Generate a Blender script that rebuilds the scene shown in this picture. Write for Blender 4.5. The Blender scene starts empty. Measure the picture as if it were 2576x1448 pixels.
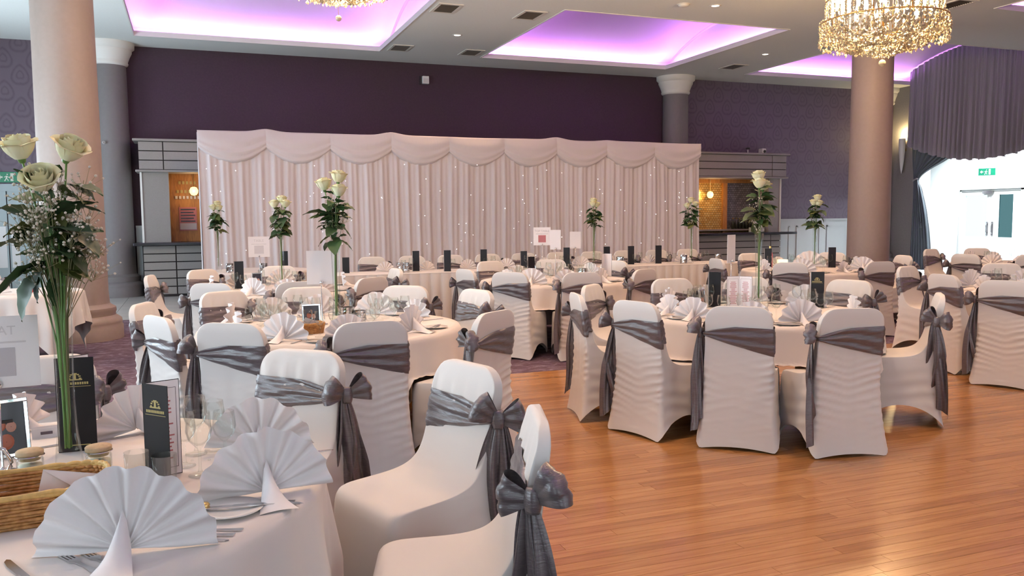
import bpy, bmesh, math, random
from mathutils import Vector, Matrix, noise
PI = math.pi
sc = bpy.context.scene
COL = sc.collection

# ------------------------------------------------------------------ camera
F_PX = 2101.0
RIGHT = Vector((0.9340, -0.3576, -0.0087)); UP = Vector((0.0380, 0.0750, 0.9965)); FWD = Vector((0.3561, 0.9310, -0.0835))
FWD.normalize(); RIGHT = (RIGHT - RIGHT.dot(FWD)*FWD).normalized(); UP = RIGHT.cross(FWD)
cam_d = bpy.data.cameras.new('camera'); cam = bpy.data.objects.new('camera', cam_d); COL.objects.link(cam)
cam_d.sensor_width = 36.0; cam_d.lens = F_PX/2576*36.0; cam_d.clip_start = 0.05; cam_d.clip_end = 200
m = Matrix((RIGHT, UP, -FWD)).transposed().to_4x4(); m.translation = (0, 0, 1.5)
cam.matrix_world = m
sc.camera = cam

# ------------------------------------------------------------------ world, exposure, daylight
w = bpy.data.worlds.new('overcast_sky'); sc.world = w; w.use_nodes = True
bg = w.node_tree.nodes['Background']; bg.inputs[0].default_value = (0.86, 0.95, 1.0, 1); bg.inputs[1].default_value = 2.6
sc.view_settings.view_transform = 'Standard'
try: sc.view_settings.look = 'None'
except Exception: pass
sc.view_settings.exposure = -0.88; sc.view_settings.gamma = 1.0; sc.view_settings.use_curve_mapping = False
try:
    sc.cycles.use_denoising = True
    sc.cycles.max_bounces = 6; sc.cycles.diffuse_bounces = 3; sc.cycles.glossy_bounces = 2
    sc.cycles.transmission_bounces = 3; sc.cycles.transparent_max_bounces = 16
    sc.cycles.caustics_reflective = False; sc.cycles.caustics_refractive = False
    sc.cycles.sample_clamp_indirect = 5.0; sc.cycles.use_light_tree = False
    sc.cycles.use_adaptive_sampling = True; sc.cycles.adaptive_threshold = 0.12; sc.cycles.adaptive_min_samples = 16
except Exception: pass
WARM = (1.0, 0.63, 0.36); DAY = (0.70, 0.87, 1.0); LED_C = (0.56, 0.20, 1.0)
def area_light(name, loc, direction, sx, sy, energy, color):
    d = bpy.data.lights.new(name, 'AREA'); d.shape = 'RECTANGLE'; d.size = sx; d.size_y = sy; d.energy = energy; d.color = color
    o = bpy.data.objects.new(name, d); COL.objects.link(o); o.location = loc
    o.rotation_euler = Vector(direction).to_track_quat('-Z', 'Y').to_euler(); return o
DAY_FRONT, DAY_LEFT, FOYER_FILL = 95, 450, 2600
for wx in (-1.5, 3.5, 8.5):      # daylight entering by the windows of the wall behind the camera
    area_light('window_daylight', (wx, -3.55, 1.9), (0, 1, 0.05), 2.6, 2.2, DAY_FRONT, DAY)
for wy in (2.5, 6.5, 10.5, 15.0):            # ... and by the windows of the left wall
    area_light('window_daylight', (-5.05, wy, 1.9), (1, 0, 0.5), 2.6, 2.2, DAY_LEFT*(.7 if wy < 4 else 1.0 if wy < 14 else .8), DAY)
area_light('foyer_fill_light', (20.0, 15.6, 3.95), (-0.12, 0, -1), 4.6, 1.6, FOYER_FILL, (0.86, 0.95, 1.0))  # unseen light added above the foyer to make it bright

# ------------------------------------------------------------------ node helpers / materials
MATS = {}
def newmat(name):
    mt = bpy.data.materials.new(name); mt.use_nodes = True; MATS[name] = mt
    nt = mt.node_tree; return mt, nt, nt.nodes['Principled BSDF']
def setp(b, **k):
    names = {'color':'Base Color','rough':'Roughness','metal':'Metallic','trans':'Transmission Weight','ior':'IOR','sheen':'Sheen Weight',
             'spec':'Specular IOR Level','coat':'Coat Weight','emis':'Emission Color','estr':'Emission Strength','sss':'Subsurface Weight','alpha':'Alpha','aniso':'Anisotropic','coatr':'Coat Roughness','sheenr':'Sheen Roughness'}
    for kk, v in k.items():
        if kk in ('color', 'emis') and len(v) == 3: v = (*v, 1)
        b.inputs[names[kk]].default_value = v
def N(nt, t, **k):
    n = nt.nodes.new(t)
    for kk, v in k.items(): setattr(n, kk, v)
    return n
def L(nt, a, b): nt.links.new(a, b)
def coords(nt, kind='Object', scale=(1,1,1), rot=(0,0,0), loc=(0,0,0)):
    tc = N(nt, 'ShaderNodeTexCoord'); mp = N(nt, 'ShaderNodeMapping')
    mp.inputs['Scale'].default_value = scale; mp.inputs['Rotation'].default_value = rot; mp.inputs['Location'].default_value = loc
    L(nt, tc.outputs[kind], mp.inputs['Vector']); return mp.outputs['Vector']
def ramp(nt, fac, stops, interp='LINEAR'):
    r = N(nt, 'ShaderNodeValToRGB'); r.color_ramp.interpolation = interp
    el = r.color_ramp.elements
    while len(el) < len(stops): el.new(0.5)
    for e, (p, c) in zip(el, stops): e.position = p; e.color = (*c, 1) if len(c) == 3 else c
    L(nt, fac, r.inputs['Fac']); return r.outputs['Color']
def noise_n(nt, vec, scale=5, detail=3, rough=.5, dist=0):
    n = N(nt, 'ShaderNodeTexNoise'); n.inputs['Scale'].default_value = scale; n.inputs['Detail'].default_value = detail
    n.inputs['Roughness'].default_value = rough; n.inputs['Distortion'].default_value = dist
    if vec is not None: L(nt, vec, n.inputs['Vector'])
    return n.outputs['Fac']
def bump(nt, b, h, strength=.2, dist=.01):
    n = N(nt, 'ShaderNodeBump'); n.inputs['Strength'].default_value = strength; n.inputs['Distance'].default_value = dist
    L(nt, h, n.inputs['Height']); L(nt, n.outputs['Normal'], b.inputs['Normal']); return n
def math_n(nt, op, a, b=None, c=None):
    n = N(nt, 'ShaderNodeMath', operation=op)
    for i, v in enumerate((a, b, c)):
        if v is None: continue
        if isinstance(v, (int, float)): n.inputs[i].default_value = v
        else: L(nt, v, n.inputs[i])
    return n.outputs[0]
def simple(name, color, rough=.5, nscale=None, nstr=.1, var=.0, ndist=.004, **k):
    mt, nt, b = newmat(name); setp(b, color=color, rough=rough, **k)
    if nscale:
        v = coords(nt); f = noise_n(nt, v, nscale, 3)
        if nstr: bump(nt, b, f, nstr, ndist)
        if var:
            c = ramp(nt, f, [(.25, tuple(x*(1-var) for x in color)), (.75, tuple(min(1, x*(1+var)) for x in color))])
            L(nt, c, b.inputs['Base Color'])
    return mt
def emit(name, color, strength):
    mt, nt, b = newmat(name); setp(b, color=(0.02,0.02,0.02), emis=color, estr=strength); return mt

def thin_glass(name, tint, k):
    '''thin-walled glass: clear pass-through with fresnel reflection'''
    mt, nt, b = newmat(name); nt.nodes.remove(b); out = nt.nodes['Material Output']
    tr = N(nt, 'ShaderNodeBsdfTransparent'); tr.inputs[0].default_value = (*tint, 1); gl = N(nt, 'ShaderNodeBsdfGlossy'); gl.inputs['Roughness'].default_value = .02
    fr = N(nt, 'ShaderNodeLayerWeight'); fr.inputs['Blend'].default_value = .14; mx = N(nt, 'ShaderNodeMixShader')
    L(nt, math_n(nt, 'ADD', math_n(nt, 'MULTIPLY', fr.outputs['Fresnel'], .34*k), .008), mx.inputs[0]); L(nt, tr.outputs[0], mx.inputs[1]); L(nt, gl.outputs[0], mx.inputs[2]); L(nt, mx.outputs[0], out.inputs[0]); return mt
def build_materials():
    simple('spandex', (0.66, 0.62, 0.59), .62, 260, .12, ndist=.001, sheen=.15)
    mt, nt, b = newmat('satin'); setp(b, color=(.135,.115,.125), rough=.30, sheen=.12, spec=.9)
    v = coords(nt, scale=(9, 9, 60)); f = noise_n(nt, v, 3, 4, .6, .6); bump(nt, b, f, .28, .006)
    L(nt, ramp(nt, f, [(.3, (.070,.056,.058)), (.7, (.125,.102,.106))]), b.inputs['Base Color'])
    simple('tablecloth', (0.69, 0.63, 0.595), .75, 320, .1, ndist=.001, sheen=.1)
    simple('napkin', (0.82, 0.77, 0.77), .7, 420, .1, ndist=.0008, sheen=.1)
    # ceiling & plaster
    simple('ceiling_paint', (0.86, 0.89, 0.86), .85, 30, .04, .02)
    simple('vault_paint', (0.78, 0.76, 0.78), .8, 30, .03, .01)
    simple('trim_white', (0.80, 0.79, 0.76), .5, 40, .03)
    simple('pillar_paint', (0.29, 0.225, 0.195), .55, 18, .05, .04)
    simple('pillar_grey', (0.18, 0.165, 0.165), .6, 18, .05, .04)
    # damask wallpaper: ogee medallions from folded coordinates
    mt, nt, b = newmat('damask_wallpaper'); setp(b, rough=.6)
    tc = N(nt, 'ShaderNodeTexCoord'); sp = N(nt, 'ShaderNodeSeparateXYZ'); L(nt, tc.outputs['Object'], sp.inputs[0])
    PX, PZ = .54, .62
    def cell(off):
        ax = math_n(nt, 'PINGPONG', math_n(nt, 'ADD', sp.outputs['X'], 40*PX + off*PX/2), PX/2)
        az = math_n(nt, 'SUBTRACT', math_n(nt, 'FRACT', math_n(nt, 'DIVIDE', math_n(nt, 'ADD', sp.outputs['Z'], 10*PZ + off*PZ/2), PZ)), .5)
        az = math_n(nt, 'MULTIPLY', az, PZ)
        return ax, az
    tot = None
    nz = noise_n(nt, tc.outputs['Object'], 14, 3)
    for off in (0, 1):
        ax, az = cell(off)
        bulge = math_n(nt, 'MULTIPLY', math_n(nt, 'SINE', math_n(nt, 'MULTIPLY', az, 9.0)), .035)
        r = math_n(nt, 'SQRT', math_n(nt, 'ADD', math_n(nt, 'POWER', math_n(nt, 'ADD', math_n(nt, 'ABSOLUTE', ax), bulge), 2.0), math_n(nt, 'MULTIPLY', math_n(nt, 'POWER', math_n(nt, 'ABSOLUTE', az), 2.0), .55)))
        ring = math_n(nt, 'SUBTRACT', 1.0, math_n(nt, 'MULTIPLY', math_n(nt, 'ABSOLUTE', math_n(nt, 'SUBTRACT', r, .135)), 34))
        petal = math_n(nt, 'SUBTRACT', .9, math_n(nt, 'MULTIPLY', math_n(nt, 'ABSOLUTE', math_n(nt, 'SUBTRACT', r, .055)), 40))
        g = math_n(nt, 'MAXIMUM', math_n(nt, 'MAXIMUM', ring, petal), 0.0)
        tot = g if tot is None else math_n(nt, 'MAXIMUM', tot, g)
    tot = math_n(nt, 'MULTIPLY', tot, math_n(nt, 'ADD', nz, .35))
    L(nt, ramp(nt, tot, [(0, (.128,.098,.13)), (.85, (.092,.068,.096))]), b.inputs['Base Color'])
    bump(nt, b, tot, .12, .003)
    simple('plum_wall_dim', (.045, .023, .036), .72, 26, .05, .12)  # back wall middle, its weaker light put into a darker plum
    simple('taupe_wall', (.23, .215, .20), .7, 26, .05, .06)
    simple('cream_wall', (.60, .58, .55), .8, 26, .03, .02)
    simple('foyer_white', (.92, .95, .95), .6, 26, .02)
    simple('wainscot', (.62, .66, .67), .45, 30, .02)
    simple('bar_board', (.27, .25, .235), .5, 40, .03, .04)
    simple('bar_gap', (.02, .015, .015), .7)
    simple('counter_black', (.02, .022, .024), .22)
    # timber in the bar
    mt, nt, b = newmat('amber_wood'); setp(b, rough=.4)
    v = coords(nt, scale=(3, 3, .5)); f = noise_n(nt, v, 6, 5, .6, 1.2)
    L(nt, ramp(nt, f, [(.3, (.30,.12,.03)), (.7, (.55,.26,.06))]), b.inputs['Base Color'])
    for nm, c1, c2, mo, me, ro in (('gold_mosaic', (.75,.42,.10), (.95,.66,.25), (.10,.05,.02), .5, .25), ('mirror_mosaic', (.20,.19,.21), (.34,.32,.35), (.05,.045,.05), .55, .22)):
        mt, nt, b = newmat(nm); setp(b, rough=ro, metal=me)
        v = coords(nt, rot=(PI/2, 0, 0)); br = N(nt, 'ShaderNodeTexBrick'); L(nt, v, br.inputs['Vector'])
        br.inputs['Color1'].default_value = (*c1, 1); br.inputs['Color2'].default_value = (*c2, 1); br.inputs['Mortar'].default_value = (*mo, 1)
        br.inputs['Scale'].default_value = 1.0; br.inputs['Brick Width'].default_value = .075; br.inputs['Row Height'].default_value = .055; br.inputs['Mortar Size'].default_value = .004
        L(nt, br.outputs['Color'], b.inputs['Base Color']); bump(nt, b, br.outputs['Fac'], -.4, .004)
    # floors
    mt, nt, b = newmat('oak_plank'); setp(b, rough=.21, spec=.5)
    oi = N(nt, 'ShaderNodeObjectInfo'); ge = N(nt, 'ShaderNodeNewGeometry')
    rnd = math_n(nt, 'FRACT', math_n(nt, 'ADD', oi.outputs['Random'], ge.outputs['Random Per Island']))
    tc = N(nt, 'ShaderNodeTexCoord'); mp = N(nt, 'ShaderNodeMapping'); L(nt, ge.outputs['Position'], mp.inputs['Vector'])
    mp.inputs['Scale'].default_value = (1.1, 22, 1)
    cmb = N(nt, 'ShaderNodeCombineXYZ'); L(nt, math_n(nt, 'MULTIPLY', rnd, 37.0), cmb.inputs['X']); L(nt, math_n(nt, 'MULTIPLY', rnd, 11.0), cmb.inputs['Z'])
    ad = N(nt, 'ShaderNodeVectorMath', operation='ADD'); L(nt, mp.outputs['Vector'], ad.inputs[0]); L(nt, cmb.outputs['Vector'], ad.inputs[1])
    f = noise_n(nt, ad.outputs['Vector'], 2.2, 6, .62, .5)
    c1 = ramp(nt, f, [(.25, (.27,.115,.036)), (.5, (.385,.178,.060)), (.8, (.48,.245,.094))])
    c2 = ramp(nt, rnd, [(0, (.80,.74,.70)), (.45, (1,1,1)), (1, (1.05,1.06,1.08))])
    mx = N(nt, 'ShaderNodeMix', data_type='RGBA', blend_type='MULTIPLY'); mx.inputs['Factor'].default_value = 1
    L(nt, c1, mx.inputs['A']); L(nt, c2, mx.inputs['B']); L(nt, mx.outputs['Result'], b.inputs['Base Color']); bump(nt, b, f, .015, .002)
    mt, nt, b = newmat('carpet'); setp(b, rough=.95, sheen=.0)
    v = coords(nt, scale=(1, 2.6, 1)); f = noise_n(nt, v, 5.5, 5, .65, 1.5); g = noise_n(nt, coords(nt), 90, 2)
    L(nt, ramp(nt, f, [(.32, (.045,.018,.028)), (.5, (.085,.045,.06)), (.66, (.20,.155,.20)), (.78, (.11,.065,.085))]), b.inputs['Base Color']); bump(nt, b, g, .6, .008)
    mt, nt, b = newmat('stone_tile'); setp(b, rough=.25)
    v = coords(nt); br = N(nt, 'ShaderNodeTexBrick'); L(nt, v, br.inputs['Vector']); br.offset = 0
    br.inputs['Color1'].default_value = (.52,.53,.51,1); br.inputs['Color2'].default_value = (.58,.58,.56,1); br.inputs['Mortar'].default_value = (.33,.33,.32,1)
    br.inputs['Scale'].default_value = 1; br.inputs['Brick Width'].default_value = .6; br.inputs['Row Height'].default_value = .6; br.inputs['Mortar Size'].default_value = .006
    L(nt, br.outputs['Color'], b.inputs['Base Color'])
    simple('subfloor', (.05, .03, .02), .9)
    # textiles
    mt, nt, b = newmat('backdrop_voile'); setp(b, color=(.64,.575,.585), rough=.8, sheen=.15)
    v = coords(nt, scale=(40, 1, 1.0)); f = noise_n(nt, v, 3, 3); bump(nt, b, f, .25, .01)
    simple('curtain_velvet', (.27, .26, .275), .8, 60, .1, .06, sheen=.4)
    simple('curtain_daylit', (.075, .095, .11), .7, 60, .1, .06, sheen=.3)  # bluish daylight put into the colour of the curtain panels
    # tableware
    thin_glass('clear_glass', (.97,.985,.98), 1.0)
    mt, nt, b = newmat('crystal'); setp(b, color=(1,.86,.58), rough=.06, trans=.55, ior=1.5, spec=.8)
    mt, nt, b = newmat('steel'); setp(b, color=(.62,.61,.62), rough=.16, metal=1)
    mt, nt, b = newmat('silver'); setp(b, color=(.74,.74,.75), rough=.12, metal=1)
    mt, nt, b = newmat('gold_brass'); setp(b, color=(.80,.55,.20), rough=.22, metal=1)
    simple('gold_print', (.42, .34, .12), .4)
    simple('porcelain', (.84, .80, .76), .18)
    simple('menu_black', (.010, .010, .011), .45, spec=.25)
    simple('paper_white', (.84, .80, .82), .6)
    simple('print_grey', (.50, .47, .50), .6); simple('print_dark', (.12, .09, .11), .6); simple('print_red', (.45, .16, .17), .6); simple('print_pale', (.64,.60,.62), .6)
    simple('photo_dark', (.03, .025, .03), .25); simple('photo_orange', (.34, .09, .04), .3); simple('photo_skin', (.42, .22, .16), .35); simple('dark_glass', (.03, .035, .025), .1)
    mt, nt, b = newmat('wicker'); setp(b, rough=.5)
    v = coords(nt); f = noise_n(nt, v, 60, 3); L(nt, ramp(nt, f, [(.3, (.30,.12,.03)), (.7, (.62,.33,.11))]), b.inputs['Base Color'])
    simple('wicker_yellow', (.62, .40, .13), .5, 60, .1, .2)
    simple('cork_lid', (.46, .34, .20), .7, 60, .1, .15)
    simple('candle_wax', (.82, .76, .62), .5, sss=.1)
    simple('amber_drink', (.75, .27, .03), .15)
    simple('wine_bottle', (.50, .16, .20), .12)
    simple('sash_dark', (.03, .028, .03), .5)
    # plants
    mt, nt, b = newmat('rose_petal'); setp(b, rough=.55, sss=.12, color=(.86,.80,.55))
    f = noise_n(nt, coords(nt), 18, 2); L(nt, ramp(nt, f, [(.3, (.86,.76,.42)), (.7, (.90,.85,.62))]), b.inputs['Base Color'])
    mt, nt, b = newmat('rose_leaf'); setp(b, rough=.55, spec=.35)
    oi = N(nt, 'ShaderNodeObjectInfo'); L(nt, ramp(nt, oi.outputs['Random'], [(0, (.022,.055,.020)), (.7, (.040,.085,.025)), (1, (.10,.11,.025))]), b.inputs['Base Color'])
    simple('green_stem', (.13, .24, .06), .45); simple('twig', (.22, .20, .10), .6)
    simple('gypsophila_white', (.62, .55, .46), .7)
    simple('white_plastic', (.72, .72, .73), .4); simple('black_plastic', (.02, .02, .02), .4); simple('vent_dark', (.10,.09,.08), .6); simple('vent_frame', (.78,.76,.70), .5)
    simple('exit_green', (.0, .30, .16), .4); simple('exit_white', (.9, .95, .93), .4); simple('red_plastic', (.5,.02,.02), .25)
    simple('grey_door', (.33, .40, .42), .4)
    emit('led_purple', (.68, .22, 1.0), 190.0); emit('led_soft', (.75, .32, 1.0), 2.6); emit('bulb', (1.0, .80, .50), 26.0); emit('downlight_glow', (1, .92, .80), 14.0)
    emit('sconce_glow', (1, .78, .40), 10.0); emit('lantern_glow', (1, .85, .50), 3.2); emit('fairy_light', (1, .95, .95), 6.0); emit('bar_lamp', (1, .66, .25), 5.0)
    emit('exit_green_lit', (.0, .55, .28), .55); emit('exit_white_lit', (.85, 1, .93), .9)
build_materials()
for nm in ('led_soft', 'bulb', 'downlight_glow', 'sconce_glow', 'fairy_light', 'bar_lamp', 'lantern_glow', 'exit_green_lit', 'exit_white_lit'):   # their light comes from the lamps beside them
    try: MATS[nm].cycles.emission_sampling = 'NONE'
    except Exception: pass
# ------------------------------------------------------------------ geometry helpers
class G:
    """collects verts/faces of one mesh"""
    def __init__(s): s.v = []; s.f = []
    def add(s, vs, fs):
        o = len(s.v); s.v += [tuple(p) for p in vs]; s.f += [tuple(i+o for i in f) for f in fs]; return s
    def box(s, x0, x1, y0, y1, z0, z1):
        return s.add([(x0,y0,z0),(x1,y0,z0),(x1,y1,z0),(x0,y1,z0),(x0,y0,z1),(x1,y0,z1),(x1,y1,z1),(x0,y1,z1)],
                     [(0,3,2,1),(4,5,6,7),(0,1,5,4),(1,2,6,5),(2,3,7,6),(3,0,4,7)])
    def grid(s, rows, closed_u=False, closed_v=False, cap0=False, cap1=False):
        n = len(rows); k = len(rows[0]); vs = [p for r in rows for p in r]; fs = []
        for i in range(n if closed_v else n-1):
            for j in range(k if closed_u else k-1):
                a = i*k+j; b = i*k+(j+1) % k; c = ((i+1) % n)*k+(j+1) % k; d = ((i+1) % n)*k+j
                fs.append((a, b, c, d))
        if cap0: fs.append(tuple(reversed(range(k))))
        if cap1: fs.append(tuple((n-1)*k+j for j in range(k)))
        return s.add(vs, fs)
    def lathe(s, prof, seg=24, c=(0,0,0), cap0=False, cap1=False, jit=None):
        rows = [[(c[0]+r*math.cos(2*PI*j/seg), c[1]+r*math.sin(2*PI*j/seg), c[2]+z) for j in range(seg)] for r, z in prof]
        return s.grid(rows, closed_u=True, cap0=cap0, cap1=cap1)
    def tube(s, pts, r, seg=6, caps=True):
        pts = [Vector(p) for p in pts]; rows = []
        rr = r if isinstance(r, (list, tuple)) else [r]*len(pts)
        up = Vector((0, 0, 1))
        for i, p in enumerate(pts):
            t = (pts[min(i+1, len(pts)-1)] - pts[max(i-1, 0)]).normalized()
            a = t.cross(up)
            if a.length < 1e-3: a = t.cross(Vector((1, 0, 0)))
            a.normalize(); b = t.cross(a)
            rows.append([p + (a*math.cos(2*PI*j/seg) + b*math.sin(2*PI*j/seg))*rr[i] for j in range(seg)])
        return s.grid(rows, closed_u=True, cap0=caps, cap1=caps)
    def mesh(s, name, mat=None, smooth=False, fix=True):
        me = bpy.data.meshes.new(name); me.from_pydata(s.v, [], s.f)
        if fix:
            bm = bmesh.new(); bm.from_mesh(me); bmesh.ops.recalc_face_normals(bm, faces=bm.faces); bm.to_mesh(me); bm.free()
        if smooth: me.polygons.foreach_set('use_smooth', [True]*len(me.polygons))
        if mat: me.materials.append(MATS[mat])
        me.update(); return me
def obj(name, me, parent=None, loc=(0,0,0), rot=(0,0,0), scale=None):
    o = bpy.data.objects.new(name, me); COL.objects.link(o); o.location = loc; o.rotation_euler = rot
    if scale: o.scale = scale if isinstance(scale, (tuple, list)) else (scale,)*3
    o.parent = parent; return o
def empty(name, loc=(0,0,0), rz=0.0):
    o = bpy.data.objects.new(name, None); COL.objects.link(o); o.location = loc; o.rotation_euler = (0,0,rz); o.empty_display_size = .1; return o
def tag(o, label=None, cat=None, group=None, kind=None):
    if label: o['label'] = label
    if cat: o['category'] = cat
    if group: o['group'] = group
    if kind: o['kind'] = kind
    return o
def struct(o, label=None): o['kind'] = 'structure'; (label and o.__setitem__('label', label)); return o
def sharp(o, ang=35):
    md = o.modifiers.new('smooth', 'NODES') if False else None
    me = o.data
    me.polygons.foreach_set('use_smooth', [True]*len(me.polygons))
    bm = bmesh.new(); bm.from_mesh(me)
    for e in bm.edges:
        if len(e.link_faces) == 2 and e.calc_face_angle(0) > math.radians(ang): e.smooth = False
    bm.to_mesh(me); bm.free(); return o
def bevel(o, wd=.004, seg=2):
    md = o.modifiers.new('bevel', 'BEVEL'); md.width = wd; md.segments = seg; md.limit_method = 'ANGLE'; return o
def gb(x0, x1, y0, y1, z0, z1): return G().box(x0, x1, y0, y1, z0, z1)
def interp(keys, t):
    if t <= keys[0][0]: return keys[0][1]
    for (a, va), (b, vb) in zip(keys, keys[1:]):
        if t <= b:
            f = (t-a)/(b-a); return va + (vb-va)*f
    return keys[-1][1]
def crom(keys, t):
    """Catmull-Rom through (t, value) keys"""
    n = len(keys); i = 0
    while i < n-2 and t > keys[i+1][0]: i += 1
    t0, p0 = keys[i]; t1, p1 = keys[i+1]
    m0 = (p1 - keys[i-1][1])/(t1 - keys[i-1][0]) if i > 0 else (p1-p0)/(t1-t0)
    m1 = (keys[i+2][1] - p0)/(keys[i+2][0] - t0) if i+2 < n else (p1-p0)/(t1-t0)
    h = t1-t0; u = min(1, max(0, (t-t0)/h))
    return (2*u**3-3*u*u+1)*p0 + (u**3-2*u*u+u)*h*m0 + (-2*u**3+3*u*u)*p1 + (u**3-u*u)*h*m1

# ------------------------------------------------------------------ room shell
X_L, X_R, Y_F, Y_B, Z_C = -5.0, 18.5, -3.5, 18.7, 5.0
DX0, DX1, DY0, DY1 = 1.3, 13.0, -2.0, 7.45           # dance floor
COLS = [(-.89, 3.83), (6.03, 10.70), (12.95, 18.35)]
ROWS = [(13.15, 17.60), (6.25, 10.70), (-.65, 3.80)]
floor = struct(obj('floor', gb(X_L, X_R, Y_F, Y_B, -.10, -.012).mesh('floor', 'subfloor')), 'dark floor slab under the dance floor boards')
cg = G()
for x0, x1, y0, y1 in ((X_L, DX0, Y_F, 13.95), (DX1, X_R, Y_F, 13.95), (DX0, DX1, DY1, 13.95), (DX0, DX1, Y_F, DY0)):
    cg.box(x0, x1, y0, y1, -.012, 0)
struct(obj('floor_carpet', cg.mesh('carpet', 'carpet')), 'dark plum carpet with a mottled pattern')
struct(obj('floor_tiling', gb(X_L, X_R, 13.95, Y_B, -.012, 0.0).mesh('tiling', 'stone_tile')), 'pale stone tiles along the bar')

def dance_floor():
    rng = random.Random(4); W = .072; cells = []
    ny = int((DY1-DY0)/W)
    for j in range(ny):
        y0 = DY1 - (j+1)*W; x = DX0 - rng.uniform(0, 1.2)
        while x < DX1:
            ln = rng.uniform(1.1, 2.1); a, b = max(x, DX0), min(x+ln, DX1)
            if b - a > .05: cells.append((a, b, y0))
            x += ln
    def seen(c):
        xm = min(max((c[0]+c[1])/2, c[0]), c[1]); y = c[2]
        if y < 1.6: return False
        return any(-.2 < x/max(y, .1) < 1.38 for x in (c[0], xm, c[1]))
    vis = sorted([c for c in cells if seen(c)], key=lambda c: math.hypot((c[0]+c[1])/2, c[2]))
    near = vis[:300]; ns = set(near); rest = G()
    gap = .0009
    meshes = {}
    for a, b, y in near:
        key = round(b-a, 1)
        if key not in meshes:
            meshes[key] = G().box(-.5, .5, gap, W-gap, -.012, 0).mesh('floor_plank', 'oak_plank')
        o = obj('floor_plank', meshes[key], floor, ((a+b)/2, y, 0), scale=(b-a-2*gap, 1, 1))
    for c in cells:
        if c in ns: continue
        a, b, y = c; rest.box(a+gap, b-gap, y+gap, y+W-gap, -.012, 0)
    o = obj('plank_field', rest.mesh('plank_field', 'oak_plank', fix=False), floor); o['kind'] = 'stuff'
dance_floor()

# walls ------------------------------------------------------------
T = .25
def wall_with_holes(name, axis, pos, t, a0, a1, z0, z1, holes, mat):
    """axis 'x': wall plane at x=pos running along y; holes = (a0,a1,z0,z1)"""
    cuts = sorted({a0, a1, *[h[0] for h in holes], *[h[1] for h in holes]}); g = G()
    for ca, cb in zip(cuts, cuts[1:]):
        spans = [(z0, z1)]
        for h in holes:
            if h[0] <= ca+1e-6 and h[1] >= cb-1e-6:
                ns = []
                for s0, s1 in spans:
                    if h[2] > s0: ns.append((s0, min(h[2], s1)))
                    if h[3] < s1: ns.append((max(h[3], s0), s1))
                spans = ns
        for s0, s1 in spans:
            if s1-s0 < 1e-4: continue
            if axis == 'x': g.box(min(pos, pos+t), max(pos, pos+t), ca, cb, s0, s1)
            else: g.box(ca, cb, min(pos, pos+t), max(pos, pos+t), s0, s1)
    return struct(obj(name, g.mesh(name, mat)))
struct(obj('wall_back', gb(-1.35, 11.55, Y_B, Y_B+T, 0, Z_C).mesh('wall_back', 'plum_wall_dim')), 'plum back wall above the white backdrop, coloured darker for dim light')
struct(obj('wall_back_right', gb(11.55, X_R+T, Y_B, Y_B+T, 0, Z_C).mesh('wall_back_right', 'damask_wallpaper')), 'purple damask wallpapered wall right of the bar')
struct(obj('wall_back_left', gb(X_L-T, -1.35, Y_B, Y_B+T, 0, Z_C).mesh('wall_back_left', 'damask_wallpaper')), 'purple damask wallpapered wall left of the pillar')
wins_l = [(1.2, 3.8, .8, 3.0), (5.2, 7.8, .8, 3.0), (9.2, 11.8, .8, 3.0), (13.7, 16.3, .8, 3.0)]
wall_with_holes('wall_left', 'x', X_L, -T, Y_F, Y_B, 0, Z_C, wins_l, 'cream_wall')
wins_f = [(-2.8, -.2, .8, 3.0), (2.2, 4.8, .8, 3.0), (7.2, 9.8, .8, 3.0)]
wall_with_holes('wall_front', 'y', Y_F, -T, X_L-T, X_R+T, 0, Z_C, wins_f, 'cream_wall')
OP0, OP1, OPZ = 13.0, 17.45, 3.25      # curtained opening in the right wall
wall_with_holes('wall_right', 'x', X_R, T, Y_F, Y_B, 0, 5.95, [(OP0, OP1, 0, OPZ)], 'taupe_wall')
k = 0
for (a, b, z0, z1), ax in [(h, 'x') for h in wins_l] + [(h, 'y') for h in wins_f]:
    k += 1; g = G()
    def fb(a0, a1, zz0, zz1, d0=.02, d1=.09):
        if ax == 'x': g.box(X_L-d1, X_L-d0, a0, a1, zz0, zz1)
        else: g.box(a0, a1, Y_F-d1, Y_F-d0, zz0, zz1)
    fb(a, a+.07, z0, z1); fb(b-.07, b, z0, z1); fb(a, b, z0, z0+.07); fb(a, b, z1-.07, z1)
    struct(obj(f'window_{k}', g.mesh('window', 'trim_white')))
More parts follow.
